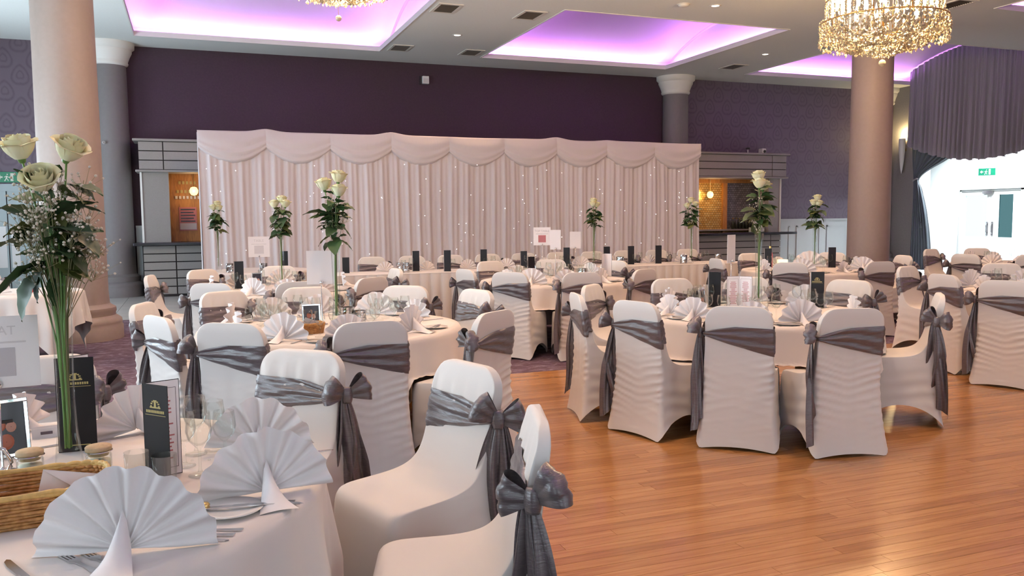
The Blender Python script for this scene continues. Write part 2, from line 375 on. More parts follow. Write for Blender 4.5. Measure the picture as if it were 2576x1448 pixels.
# ceiling slab with openings
xs = sorted({X_L-T, X_R+T, *[c for p in COLS for c in p]}); ys = sorted({Y_F-T, Y_B+T, *[c for p in ROWS for c in p]}); g = G()
for xa, xb in zip(xs, xs[1:]):
    for ya, yb in zip(ys, ys[1:]):
        if any(c[0] <= xa+1e-6 and c[1] >= xb-1e-6 for c in COLS) and any(r[0] <= ya+1e-6 and r[1] >= yb-1e-6 for r in ROWS): continue
        g.box(xa, xb, ya, yb, Z_C, Z_C+.06)
ceiling = struct(obj('ceiling', g.mesh('ceiling', 'ceiling_paint')), 'pale flat ceiling around the vaulted trays')
def coffer(x0, x1, y0, y1):
    e = .26; X0, X1, Y0, Y1 = x0-e, min(x1+e, X_R-.001), y0-e, y1+e
    lip = G(); h0, h1, t = Z_C-.012, Z_C+.085, .022
    lip.box(x0, x1, y1-t, y1-.001, h0, h1); lip.box(x0, x1, y0+.001, y0+t, h0, h1)
    lip.box(x0+.001, x0+t, y0+t, y1-t, h0, h1); lip.box(x1-t, x1-.001, y0+t, y1-t, h0, h1)
    obj('tray_lip', lip.mesh('tray_lip', 'trim_white'), ceiling)
    n = 28; rise = .58; zs = Z_C+.19; half = (Y1-Y0)/2; R = (half*half+rise*rise)/(2*rise); yc = (Y0+Y1)/2
    arc = []
    for i in range(n+1):
        y = Y0 + (Y1-Y0)*i/n; arc.append((y, zs + math.sqrt(max(R*R-(y-yc)**2, 0)) - (R-rise)))
    obj('tray_vault', G().grid([[(X0, y, z), (X1, y, z)] for y, z in arc]).mesh('tray_vault', 'vault_paint', smooth=True), ceiling)
    ew = G()
    for X in (X0, X1):
        b = len(ew.v); ew.v += [(X, y, z) for y, z in arc] + [(X, y, Z_C+.06) for y, z in arc]
        ew.f += [(b+i, b+i+1, b+n+1+i+1, b+n+1+i) for i in range(n)]
    obj('tray_end', ew.mesh('tray_end', 'vault_paint'), ceiling)
    up = G(); up.box(X0, X1, Y1, Y1+.02, Z_C+.06, zs); up.box(X0, X1, Y0-.02, Y0, Z_C+.06, zs); obj('tray_upstand', up.mesh('tray_upstand', 'vault_paint'), ceiling)
    led = G(); z0 = Z_C+.062; d = .04
    led.box(x0, x1, y1+d, y1+d+.018, z0, z0+.018); led.box(x0, x1, y0-d-.018, y0-d, z0, z0+.018)
    led.box(x0-d-.018, x0-d, y0, y1, z0, z0+.018); led.box(x1+d, min(x1+d+.018, X_R-.004), y0, y1, z0, z0+.018)
    obj('led_strip', led.mesh('led_strip', 'led_purple'), ceiling)
    la = G()
    for X, s in ((X0, 1), (X1, -1)):
        la.tube([(X+s*.03, y, z-.03) for y, z in arc[1:-1]], .022, 6)
    obj('led_arch', la.mesh('led_arch', 'led_soft'), ceiling)
for r in ROWS[:2]:
    for c in COLS: coffer(*c, *r)
for c in COLS[:2]: coffer(*c, *ROWS[2])
coffer(*COLS[2], *ROWS[2])

# air grilles and downlights on the flat ceiling
def grille(x, y, sx=.42, sy=.62):
    root = tag(empty('air_grille', (x, y, Z_C)), None, 'air grille', 'square ceiling air grilles')
    f = G(); a, b = sx/2, sy/2
    f.box(-a, a, -b, -b+.06, -.014, -.001); f.box(-a, a, b-.05, b, -.014, -.001); f.box(-a, -a+.05, -b+.05, b-.05, -.014, -.001); f.box(a-.05, a, -b+.05, b-.05, -.014, -.001)
    obj('grille_frame', f.mesh('grille_frame', 'vent_frame'), root)
    obj('grille_back', gb(-a+.05, a-.05, -b+.05, b-.05, -.003, -.001).mesh('grille_back', 'bar_gap'), root)
    me = gb(-a+.05, a-.05, -.008, .008, -.012, -.004).mesh('slat', 'vent_dark')
    n = 12
    for i in range(n): obj('slat', me, root, (0, -b+.05+(2*b-.1)*(i+.5)/n, 0), rot=(.5, 0, 0))
    return root
for (x, y), lb in {(4.12, 13.72): 'square ceiling air grille left, nearest the camera on the grey central beam',
                   (5.62, 13.72): 'square ceiling air grille right, nearest the camera on the grey central beam',
                   (4.15, 17.15): 'square ceiling air grille near the back wall beside the left purple tray',
                   (5.68, 17.15): 'square ceiling air grille near the back wall beside the middle purple tray',
                   (12.05, 16.8): 'ceiling air grille between the middle and right purple trays near back wall',
                   (12.05, 10.7): 'ceiling air grille at the top edge right of the big lit chandelier'}.items():
    grille(x, y)['label'] = lb
def downlight(x, y, lb, watts=0):
    root = tag(empty('downlight', (x, y, Z_C)), lb, 'downlight', 'recessed ceiling downlights')
    obj('ring', G().lathe([(.062, -.001), (.075, -.012), (.095, -.008), (.098, -.001)], 20).mesh('ring', 'trim_white', smooth=True), root)
    obj('lamp', G().lathe([(.001, -.006), (.062, -.004)], 20, cap0=True).mesh('lamp', 'downlight_glow'), root)
    if watts:
        d = bpy.data.lights.new('downlight_beam', 'SPOT'); d.energy = watts; d.color = WARM; d.spot_size = math.radians(125); d.spot_blend = .8; d.shadow_soft_size = .12
        o = bpy.data.objects.new('downlight_beam', d); COL.objects.link(o); o.parent = root; o.location = (0, 0, -.04)
    return root
DL = 410
for x, y, lb in ((4.9, 15.63, 'small round downlight on the grey central beam'), (8.31, 12.11, 'small round downlight at the top edge left of the big chandelier'),
                 (11.8, 15.31, 'small round downlight between the middle and right purple trays'), (1.45, 12.1, 'round downlight above the back left tables, out of frame'),
                 (4.9, 9.0, 'round downlight above the middle table, out of frame'), (4.9, 5.0, 'round downlight above the dance floor front edge, out of frame'),
                 (2.6, 5.0, 'round downlight above the centre-left table, out of frame'), (8.31, 5.1, 'round downlight above the right edge table, out of frame'),
                 (11.8, 8.8, 'round downlight above the far right table, out of frame'), (4.9, 1.5, 'round downlight behind the camera on the right, out of frame'),
                 (-2.0, 8.5, 'round downlight left of the left pillar, out of frame'), (-2.0, 5.0, 'unseen downlight added over the left aisle to warm the foreground'), (.2, 4.6, 'unseen downlight added to warm the foreground chairs')):  # out-of-frame lamps are unseen; aisle and foreground ones added for warm light
    downlight(x, y, lb, DL)
sm = tag(empty('smoke_detector', (7.75, 12.2, Z_C)), 'faint round smoke detector at the top edge of the ceiling', 'smoke detector')
obj('body', G().lathe([(.09, -.001), (.085, -.025), (.05, -.045), (.001, -.047)], 20, cap1=True).mesh('body', 'vent_frame', smooth=True), sm)
obj('ring', G().lathe([(.11, -.001), (.105, -.010), (.09, -.011)], 20).mesh('ring', 'vent_frame', smooth=True), sm)

# pillars ----------------------------------------------------------
def pillar(x, y, r, shaft, lb, capital=True):
    root = tag(empty('pillar', (x, y, 0)), lb, 'pillar')
    R = r
    obj('shaft', G().lathe([(R*1.03, .44), (R*1.0, .6), (R*.985, 2.5), (R*.955, 4.56)], 40).mesh('shaft', shaft, smooth=True), root)
    b = obj('base', G().lathe([(R+.16, 0), (R+.16, .16), (R+.145, .185), (R+.15, .21), (R+.145, .25), (R+.10, .285), (R+.075, .30), (R+.075, .33), (R+.085, .36), (R+.08, .40), (R+.03, .43), (R*1.03, .45)], 40, cap0=True).mesh('base', shaft), root); sharp(b, 50)
    if capital:
        c = obj('capital', G().lathe([(R*.955, 4.55), (R+.02, 4.57), (R+.03, 4.60), (R+.02, 4.63), (R+.03, 4.66), (R+.06, 4.74), (R+.10, 4.82), (R+.10, 4.86), (R+.15, 4.90), (R+.155, 4.999)], 40, cap1=True).mesh('capital', 'trim_white'), root); sharp(c, 50)
    return root
pillar(-1.40, 11.95, .37, 'pillar_paint', 'thick round freestanding pillar at far left, behind the roses')
pillar(11.55, 11.95, .365, 'pillar_paint', 'thick round terracotta-toned pillar below the big chandelier')
pillar(-1.40, Y_B-.18, .33, 'pillar_grey', 'grey round wall pillar with white capital left of the bar')
pillar(11.55, Y_B-.18, .33, 'pillar_grey', 'grey round wall pillar with white capital above the backdrop')
pillar(18.30, Y_B-.16, .30, 'taupe_wall', 'round corner pillar with white capital behind the terracotta pillar')
g = tag(obj('ceiling_sensor', G().lathe([(.001, 0), (.028, .004), (.03, .02), (.02, .03)], 16).mesh('ceiling_sensor', 'white_plastic', smooth=True), loc=(-1.52, Y_B-.53, 3.03), rot=(PI/2, 0, 0)), 'tiny round white sensor on the grey left wall pillar', 'sensor')
sp = tag(empty('wall_speaker', (5.07, Y_B, 4.62)), 'small white box speaker high on the plum back wall', 'speaker')
bevel(obj('body', gb(-.075, .075, -.13, -.02, -.085, .085).mesh('body', 'white_plastic'), sp), .01)
obj('grille', gb(-.06, .06, -.134, -.131, -.07, .03).mesh('grille', 'print_pale'), sp); obj('bracket', gb(-.11, -.075, -.06, 0, -.09, .09).mesh('bracket', 'black_plastic'), sp)

# wainscot right and left ------------------------------------------
def wainscot(x0, x1, name):
    w = struct(obj(name, gb(x0, x1, Y_B-.03, Y_B, .0, 1.36).mesh(name, 'wainscot')), 'pale blue-grey panelled dado below the wallpaper')
    obj('dado_cap', gb(x0, x1, Y_B-.06, Y_B, 1.36, 1.41).mesh('dado_cap', 'wainscot'), w)
    obj('skirting', gb(x0, x1, Y_B-.05, Y_B-.03, 0, .16).mesh('skirting', 'wainscot'), w)
    n = max(1, round((x1-x0)/1.0)); s = (x1-x0)/n
    for i in range(n):
        a, b, c, d = x0+s*i+.12, x0+s*(i+1)-.12, .28, 1.22; f = G(); y0, y1 = Y_B-.055, Y_B-.03
        f.box(a, b, y0, y1, d-.03, d); f.box(a, b, y0, y1, c, c+.03); f.box(a, a+.03, y0, y1, c, d); f.box(b-.03, b, y0, y1, c, d)
        obj('panel_moulding', f.mesh('panel_moulding', 'wainscot'), w)
        obj('panel', gb(a+.03, b-.03, Y_B-.038, Y_B-.03, c+.03, d-.03).mesh('panel', 'wainscot'), w)
wainscot(14.35, 18.5, 'trim_1'); wainscot(-1.05, -.2, 'trim_2')
# ------------------------------------------------------------------ the bar along the back wall
BX0, BX1, BY = -.93, 14.50, 17.90
bar = tag(empty('bar_counter', (0, BY, 0)), 'long grey boarded bar with black counter and canopy behind the white backdrop', 'bar')
def boards(name, x0, x1, zs, y, breaks, parent, mat='bar_board', gap=.012, th=.03):
    for z0, z1 in zs:
        for a, b in zip(breaks, breaks[1:]):
            o = obj(name, gb(a+gap/2, b-gap/2, y-th, y, z0+gap/2, z1-gap/2).mesh(name, mat), parent)
brk_top = [BX0+.02, -.46] + [-.46+14.51/6*i for i in range(1, 7)] + [BX1]
obj('canopy_body', gb(BX0+.03, BX1-.01, 0, .62, 2.50, 3.03).mesh('canopy_body', 'bar_gap'), bar)
boards('canopy_board', BX0, BX1, [(2.50, 2.685), (2.685, 2.865), (2.865, 3.05)], 0, brk_top, bar, gap=.02)
bevel(obj('cornice', gb(BX0-.07, BX1+.08, -.08, .66, 3.05, 3.10).mesh('cornice', 'bar_board'), bar), .012)
bevel(obj('lower_cornice', gb(BX0-.04, BX1+.05, -.055, .64, 2.455, 2.50).mesh('lower_cornice', 'bar_board'), bar), .012)
for a, b in ((-.86, -.38), (14.02, 14.36)):
    obj('post', gb(a, b, .06, .5, 1.08, 2.455).mesh('post', 'bar_board'), bar)
obj('post_edge', gb(-.90, -.862, .04, .52, 1.08, 2.455).mesh('post_edge', 'trim_white'), bar)
obj('post_edge', gb(14.362, 14.40, .04, .52, 1.08, 2.455).mesh('post_edge', 'trim_white'), bar)
bevel(obj('counter_top', gb(BX0-.13, BX1+.22, -.22, .60, 1.02, 1.08).mesh('counter_top', 'counter_black'), bar), .008)
obj('counter_body', gb(BX0+.02, BX1-.14, .03, .55, 0, 1.02).mesh('counter_body', 'bar_gap'), bar)
brk_low = [BX0+.03, -.30] + [-.30+14.36/6*i for i in range(1, 7)] + [BX1-.12]
boards('front_board', BX0, BX1, [(.04+.163*i, .04+.163*(i+1)) for i in range(6)], .03, brk_low, bar, gap=.022)
obj('back_panel', gb(-.40, 14.60, .70, .74, 1.08, 2.46).mesh('back_panel', 'amber_wood'), bar)
obj('gold_tiles', gb(11.6, 13.0, .66, .70, 1.16, 2.44).mesh('gold_tiles', 'gold_mosaic'), bar)
obj('mirror_tiles', gb(13.13, 14.34, .66, .70, 1.16, 2.40).mesh('mirror_tiles', 'mirror_mosaic'), bar)
for x in (13.0, 14.34): obj('timber_upright', gb(x, x+.13, .60, .70, 1.08, 2.455).mesh('timber_upright', 'amber_wood'), bar)
obj('timber_head', gb(11.2, 14.5, .55, .66, 2.36, 2.455).mesh('timber_head', 'amber_wood'), bar)
obj('shelf', gb(11.25, 14.5, .50, .66, 1.12, 1.16).mesh('shelf', 'bar_board'), bar)
def bar_light(x, z, lb, e):
    r = tag(empty('bar_lamp', (x, BY+.48, z)), lb, 'lamp')
    obj('globe', G().lathe([(.001, -.09), (.05, -.075), (.08, -.03), (.085, .02), (.06, .075), (.02, .09)], 16).mesh('globe', 'bar_lamp', smooth=True), r)
    obj('stem', G().tube([(0, 0, .09), (0, 0, 2.47-z)], .008).mesh('stem', 'gold_brass'), r)
    d = bpy.data.lights.new('bar_lamp_light', 'POINT'); d.energy = e; d.color = (1, .6, .25); d.shadow_soft_size = .09
    o = bpy.data.objects.new('bar_lamp_light', d); COL.objects.link(o); o.location = (0, -.12, 0); o.parent = r
bar_light(12.52, 2.05, 'glowing amber lamp in the bar right of the backdrop', 26)
bar_light(.08, 2.10, 'glowing amber lamp in the bar left of the backdrop', 20)
pst = tag(empty('poster', (-.05, BY+.69, 1.30)), 'small printed notice on the amber wood in the left bar opening', 'poster')
obj('sheet', gb(-.17, .17, -.008, 0, 0, .48).mesh('sheet', 'print_red'), pst)
for i in range(5): obj('text_line', gb(-.14, .14-.03*(i % 2), -.011, -.0085, .42-.06*i, .445-.06*i).mesh('text_line', 'photo_dark'), pst)
obj('picture', gb(-.16, .16, -.011, -.0085, .02, .15).mesh('picture', 'print_grey'), pst)
hd = tag(empty('bar_lettering', (-.03, BY+.69, 1.95)), 'gold painted lettering on the amber wood in the left bar opening', 'lettering')
for j, (z, n, wd) in enumerate(((.0, 7, .5), (.12, 6, .44), (.3, 5, .36))):
    for i in range(n): obj('letter_stroke', gb(-wd/2+wd*i/n, -wd/2+wd*(i+.6)/n, -.012, -.001, z, z+.06).mesh('letter_stroke', 'gold_print' if j else 'print_pale'), hd)
bm_ = G().lathe([(.001, 0), (.036, .002), (.038, .16), (.03, .2), (.013, .235), (.013, .29), (.001, .292)], 12).mesh('bottle_body', 'wine_bottle', smooth=True)
bm_d = bm_.copy(); bm_d.materials.clear(); bm_d.materials.append(MATS['dark_glass'])
bm2 = G().lathe([(.0132, .255), (.016, .256), (.016, .295), (.001, .296)], 12).mesh('bottle_cap', 'gold_brass')
for i in range(9):
    r = tag(empty('bottle', (13.3+.105*i, BY+.58, 1.161)), ['first', 'second', 'third', 'fourth', 'fifth', 'sixth', 'seventh', 'eighth', 'ninth'][i] + ' from left of the small bottles on the bar shelf before the mirror tiles', 'bottle', 'bottles on the bar shelf')
    obj('body', bm_d, r); obj('cap', bm2, r)
r = tag(empty('bar_till', (13.80, BY+.25, 1.081)), 'pale till on the bar counter behind the tallest right-hand roses', 'till')
bevel(obj('body', gb(-.16, .16, -.12, .12, 0, .12).mesh('body', 'wainscot'), r), .01); obj('screen', gb(-.13, .13, -.07, -.05, .12, .30).mesh('screen', 'white_plastic'), r)
def cctv(x, kind, lb):
    r = tag(empty('security_camera', (x, BY+.15, 3.10)), lb, 'camera')
    if kind:
        bevel(obj('housing', gb(-.06, .06, -.10, .08, 0, .13).mesh('housing', 'white_plastic'), r), .02)
        obj('lens', G().lathe([(.035, 0), (.035, .02), (.001, .021)], 14).mesh('lens', 'black_plastic'), r, (0, -.10, .05), (PI/2, 0, 0))
    else:
        obj('stem', G().tube([(0, 0, 0), (0, 0, .11)], .012).mesh('stem', 'white_plastic'), r)
        obj('dome', G().lathe([(.001, .15), (.05, .14), (.065, .12), (.05, .10), (.001, .095)], 14).mesh('dome', 'black_plastic', smooth=True), r)
cctv(13.42, 0, 'small dark dome camera on a stem above the right bar canopy'); cctv(13.86, 1, 'small white box camera on top of the right bar canopy')

# ------------------------------------------------------------------ white pleated backdrop with swags
BD0, BD1, BDY, BDZ = .17, 10.27, 15.50, 3.05
def backdrop():
    root = tag(empty('wedding_backdrop', (0, BDY, 0)), 'long white pleated wedding backdrop with draped swags', 'backdrop')
    rng = random.Random(2); xs = []; x = BD0
    while x < BD1: xs.append(x); x += .016
    xs.append(BD1)
    def fold(x, z):
        a = .020*math.sin(x*26 + 1.6*math.sin(x*3.1)) + .012*math.sin(x*61 + 2*math.sin(x*1.7+1)) + .02*math.sin(x*7.3+z*.25)
        return a*(.55+.45*min(1, (BDZ-z)/1.2))
    rows = []
    for i in range(15):
        z = .02 + (BDZ-.05)*i/14
        rows.append([(x + .012*math.sin(z*1.3+x*2), fold(x, z), z) for x in xs])
    obj('pleated_drape', G().grid(rows).mesh('pleated_drape', 'backdrop_voile', smooth=True), root)
    obj('side_return', G().grid([[(BD0, .0, z), (BD0-.02, .04, z), (BD0, .10+.01*math.sin(z*9), z)] for z in [3.0*i/10+.02 for i in range(11)]]).mesh('side_return', 'backdrop_voile', smooth=True), root)
    obj('top_rail', G().tube([(BD0, .03, BDZ-.03), (BD1, .03, BDZ-.03)], .02, 8).mesh('top_rail', 'white_plastic'), root)
    for px in (BD0+.02, 3.4, 6.8, BD1-.02):
        obj('upright', G().tube([(px, .09, 0), (px, .09, BDZ-.04)], .02, 8).mesh('upright', 'white_plastic'), root)
    n = 9; s = (BD1-BD0)/n
    for k in range(n):
        a = BD0 + s*k - .015; b = a + s + .03; rows = []; NV = 18; NU = 26; lifts = (0, .05, .0, .055, 0, 0, .05, .02, 0, 0)
        for j in range(NV+1):
            v = j/NV; row = []
            for i in range(NU+1):
                u = i/NU; zb = BDZ - .28 - .27*math.sin(PI*u)**.85; zt = BDZ + lifts[k]*math.exp(-((u)*5)**2) + lifts[k+1]*math.exp(-((1-u)*5)**2) + .008*math.sin(u*PI)*math.sin(k*3)
                z = zt + (zb-zt)*v
                bul = -.045 - .05*math.sin(PI*min(1, v*.95))*math.sin(PI*u)**.6 - .012*math.sin(v*v*16)*(.35+.65*math.sin(PI*u))
                if v > .93: bul += (v-.93)*.9
                row.append((a+(b-a)*u, bul, z))
            rows.append(row)
        row0 = [(p[0], .03, p[2]+.006) for p in rows[0]]
        obj('swag', G().grid([row0]+rows).mesh('swag', 'backdrop_voile', smooth=True), root)
    ico = bmesh.new(); bmesh.ops.create_icosphere(ico, subdivisions=1, radius=.010); me = bpy.data.meshes.new('fairy'); ico.to_mesh(me); ico.free()
    vs = [v.co.copy() for v in me.vertices]; fs = [tuple(p.vertices) for p in me.polygons]; g = G()
    for i in range(95):
        c = Vector((rng.uniform(BD0+.1, BD1-.1), -.055, rng.uniform(.7, 2.55))); g.add([v*rng.uniform(.5, 1.0)+c for v in vs], fs)
    o = obj('fairy_lights', g.mesh('fairy_lights', 'fairy_light')); o.parent = root; o['kind'] = 'stuff'
backdrop()

# ------------------------------------------------------------------ right wall: curtains, foyer, doors, sconce
def curtains():
    root = tag(empty('window_curtain', (X_R, 15.22, 0)), 'full-height mauve-grey gathered pelmet and tied-back curtains round the bright doorway', 'curtain')
    e = .26; Y0, Y1 = ROWS[0][0]-e, ROWS[0][1]+e; half = (Y1-Y0)/2; rise = .58; R = (half*half+rise*rise)/(2*rise); yc = (Y0+Y1)/2
    def ztop(y):
        return Z_C+.19 + math.sqrt(max(R*R-(y-yc)**2, 0)) - (R-rise) - .03
    rows = []; ny = 420; nz = 14; rng = random.Random(3)
    for j in range(nz+1):
        v = j/nz; row = []
        for i in range(ny+1):
            y = 12.97 + (17.52-12.97)*i/ny; q = (y-15.22)/2.3
            zb = 2.84 + .52*q*q + .016*math.sin(y*21) + .010*math.sin(y*61); zt = ztop(min(max(y, Y0+.02), Y1-.02))
            q2 = math.sin(y*40 + 2.2*math.sin(y*2.7)); d = .062*(abs(q2)**.6*(1 if q2 > 0 else -1)) + .022*math.sin(y*93+v*.8)
            row.append((-.27 - .06*v + d*(.35+.65*v), y-15.22, zt+(zb-zt)*v))
        rows.append(row)
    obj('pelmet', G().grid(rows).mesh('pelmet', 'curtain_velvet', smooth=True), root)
    for s in (1, -1):
        rows = []; nv = 46; nu = 60
        for j in range(nv+1):
            z = 3.45*(1-j/nv) + .012
            inner = crom([(0.0, .66), (.6, .64), (1.5, .50), (2.2, .30), (2.42, .20), (2.62, .42), (2.9, 1.05), (3.15, 1.5), (3.5, 1.8)], z)
            outer = crom([(0, -.02), (1.5, .02), (2.42, .03), (2.9, -.02), (3.5, -.05)], z)
            row = []
            for i in range(nu+1):
                u = i/nu; am = .035 if z < 2.2 else .025 + .02*max(0, min(1, (z-2.5)))
                am *= .45 + .55*min(1, abs(z-2.42)/.7)
                row.append((-.10 + am*math.sin(u*46) - .03*math.sin(PI*u), s*(2.27 - outer - (inner-outer)*u), z))
            rows.append(row)
        cu = obj('curtain_panel', G().grid(rows).mesh('curtain_panel', 'curtain_daylit', smooth=True), root)
        tb = G(); pts = [(-.02, 2.24, 2.40), (-.10, 2.25, 2.41), (-.165, 2.17, 2.43), (-.16, 2.09, 2.46), (-.08, 2.08, 2.46), (-.02, 2.15, 2.45)]
        tb.tube([(x, s*y, z) for x, y, z in pts], .022, 8); obj('tie_back', tb.mesh('tie_back', 'curtain_velvet', smooth=True), cu)
        tt = G().tube([(-.15, s*2.06, 2.42), (-.16, s*1.98, 1.9), (-.15, s*1.90, 1.30)], .010, 6).tube([(-.15, s*1.90, 1.30), (-.15, s*1.89, 1.14)], [.016, .03], 8)
        obj('tassel', tt.mesh('tassel', 'curtain_daylit', smooth=True), cu)
curtains()
FX = 20.9
struct(obj('floor_foyer', gb(X_R, 23.5, 11.5, 20.0, -.1, 0.0).mesh('floor_foyer', 'foyer_white')), 'bright floor of the entrance foyer')
fw = G(); fw.box(X_R+T, FX, 12.3, 12.5, 0, 3.4); fw.box(X_R+T, FX, 19.2, 19.4, 0, 3.4)
struct(obj('wall_foyer_sides', fw.mesh('wall_foyer_sides', 'foyer_white')), 'white side walls of the bright entrance foyer')
DOOR_C, LEAF = 17.10, .93
wall_with_holes('wall_foyer', 'x', FX, .15, 12.3, 19.4, 0, 3.4, [(DOOR_C-LEAF-.06, DOOR_C+LEAF+.06, 0, 2.20), (13.2, 15.2, .3, 2.2)], 'foyer_white')['label'] = 'white foyer wall holding the glazed entrance doors'
rf = G(); rf.box(X_R+T, FX+.15, 12.3, 13.2, 3.4, 3.5); rf.box(X_R+T, FX+.15, 18.0, 19.4, 3.4, 3.5); rf.box(X_R+T, 18.95, 13.2, 18.0, 3.4, 3.5); rf.box(20.7, FX+.15, 13.2, 18.0, 3.4, 3.5)
for y in (14.4, 15.6, 16.8): rf.box(18.95, 20.7, y-.03, y+.03, 3.4, 3.5)
struct(obj('ceiling_foyer', rf.mesh('ceiling_foyer', 'foyer_white')), 'white foyer ceiling with an opening added to let light in')
thin_glass('door_glass', (.9,.98,.98), .6)
thin_glass('door_glass_tinted', (.30,.42,.43), .6)
for i, sgn in enumerate((1, -1)):
    d = struct(empty(f'door_{i+1}', (FX, DOOR_C, 0)), 'white glazed entrance door leaf, ' + ('left' if sgn > 0 else 'right') + ' of the pair')
    a, b2 = sorted((sgn*.012, sgn*LEAF)); f = G(); z1 = 2.14
    f.box(-.03, .03, a, a+.10, 0.01, z1); f.box(-.03, .03, b2-.10, b2, .01, z1); f.box(-.03, .03, a+.1, b2-.1, z1-.11, z1); f.box(-.03, .03, a+.1, b2-.1, .01, .85); 
    obj('door_frame', f.mesh('door_frame', 'foyer_white'), d)
    if sgn > 0: obj('pane', gb(-.008, .008, a+.1, b2-.1, .85, z1-.11).mesh('pane', 'door_glass'), d)
    else:
        f2 = gb(-.03, .03, a+.1, a+.24, .85, z1-.11); obj('stile', f2.mesh('stile', 'foyer_white'), d); obj('stile', gb(-.03, .03, b2-.24, b2-.1, .85, z1-.11).mesh('stile', 'foyer_white'), d)
        obj('pane', gb(-.008, .008, a+.24, b2-.24, .85, z1-.11).mesh('pane', 'door_glass_tinted'), d)
    h = G().tube([(-.05, sgn*.08, .95), (-.08, sgn*.08, 1.0), (-.08, sgn*.08, 1.18), (-.05, sgn*.08, 1.23)], .012, 8).box(-.045, -.03, sgn*.08-.03, sgn*.08+.03, .9, 1.28)
    obj('handle', h.mesh('handle', 'steel'), d)
dfm = G(); dfm.box(-.06, .08, -LEAF-.06, -LEAF, 0, 2.20); dfm.box(-.06, .08, LEAF, LEAF+.06, 0, 2.20); dfm.box(-.06, .08, -LEAF-.06, LEAF+.06, 2.145, 2.20); dfm.box(-.09, -.06, -LEAF-.12, LEAF+.12, 2.19, 2.27)
struct(obj('trim_door', dfm.mesh('trim_door', 'wainscot'), loc=(FX, DOOR_C, 0)), 'pale frame round the glazed entrance doors')
cl = tag(obj('door_closer', gb(-.10, -.03, -.10, .22, 2.06, 2.14).mesh('door_closer', 'steel'), loc=(FX, DOOR_C, 0)), 'grey door closer at the top middle of the glazed entrance doors', 'door closer')
struct(obj('ground_outside', gb(FX+.15, 40, 0, 40, -.15, -.02).mesh('ground_outside', 'foyer_white')), 'pale paving outside the entrance doors')
def exit_sign(root, w, h, lit):
    gm, wm = ('exit_green_lit', 'exit_white_lit') if lit else ('exit_green', 'exit_white')
    bevel(obj('panel', gb(-w/2, w/2, -.012, .012, 0, h).mesh('panel', gm), root), .003)
    y = -.0135
    def poly(pts): 
        g = G(); n = len(pts); g.add([(x*h, y, z*h) for x, z in pts]+[(x*h, y+.001, z*h) for x, z in pts], [tuple(range(n)), tuple(reversed(range(n, 2*n)))]+[(i, (i+1) % n, n+(i+1) % n, n+i) for i in range(n)]); return g
    man = G(); 
    for pts in ([(-.20,.35),(-.06,.35),(-.02,.62),(-.16,.64)], [(-.20,.36),(-.11,.36),(-.24,.10),(-.33,.14)], [(-.12,.37),(-.05,.36),(.06,.22),(.02,.10),(-.04,.22)], [(-.05,.60),(-.03,.52),(.10,.44),(.13,.50)], [(-.14,.62),(-.17,.55),(-.30,.46),(-.33,.52)], [(-.08,.70),(.0,.70),(.02,.78),(-.03,.84),(-.09,.82)]):
        p = poly(pts); man.add(p.v, p.f)
    obj('running_figure', man.mesh('running_figure', wm), root)
    d = poly([(.22,.12),(.46,.12),(.46,.88),(.22,.88)]); obj('door_symbol', d.mesh('door_symbol', wm), root)
    ar = poly([(-.86,.5),(-.62,.72),(-.62,.58),(-.44,.58),(-.44,.42),(-.62,.42),(-.62,.28)]); obj('arrow', ar.mesh('arrow', wm), root)
es = tag(empty('exit_sign', (19.5, 16.12, 2.50), math.radians(-62)), 'green and white running-man exit sign hanging before the bright entrance doors', 'exit sign')
exit_sign(es, .40, .19, False); obj('hanger', G().tube([(-.12, 0, .19), (-.12, 0, .90)], .004).tube([(.12, 0, .19), (.12, 0, .90)], .004).mesh('hanger', 'steel'), es)
es2 = tag(empty('exit_sign', (-3.27, Y_B-.02, 2.27)), 'lit green exit sign behind the roses at the far left edge', 'exit sign'); exit_sign(es2, .42, .20, True)
# doors below the left exit sign
for i, (a, b2) in enumerate(((-4.22, -3.32), (-3.30, -2.40))):
    d = struct(empty(f'door_{i+3}', ((a+b2)/2, Y_B, 0)), 'grey-blue service door leaf at the far left, ' + ('left' if i == 0 else 'right'))
    hw = (b2-a)/2; obj('leaf', gb(-hw, hw, -.05, -.005, .01, 2.10).mesh('leaf', 'grey_door'), d)
    s = 1 if i == 0 else -1
    for z0 in (.30, .85, 1.40): obj('door_panel', gb(-hw+.1+(.16 if s < 0 else 0), hw-.1-(.16 if s > 0 else 0), -.058, -.05, z0, z0+.46).mesh('door_panel', 'grey_door'), d)
    obj('push_plate', gb(min(s*(hw-.03), s*(hw-.17)), max(s*(hw-.03), s*(hw-.17)), -.056, -.05, .62, 1.42).mesh('push_plate', 'white_plastic'), d)
tdr = G(); tdr.box(-4.32, -4.22, Y_B-.07, Y_B, 0, 2.2); tdr.box(-2.40, -2.30, Y_B-.07, Y_B, 0, 2.2); tdr.box(-4.32, -2.30, Y_B-.07, Y_B, 2.1, 2.24)
struct(obj('trim_3', tdr.mesh('trim_3', 'grey_door')), 'grey-blue frame round the far left doors')
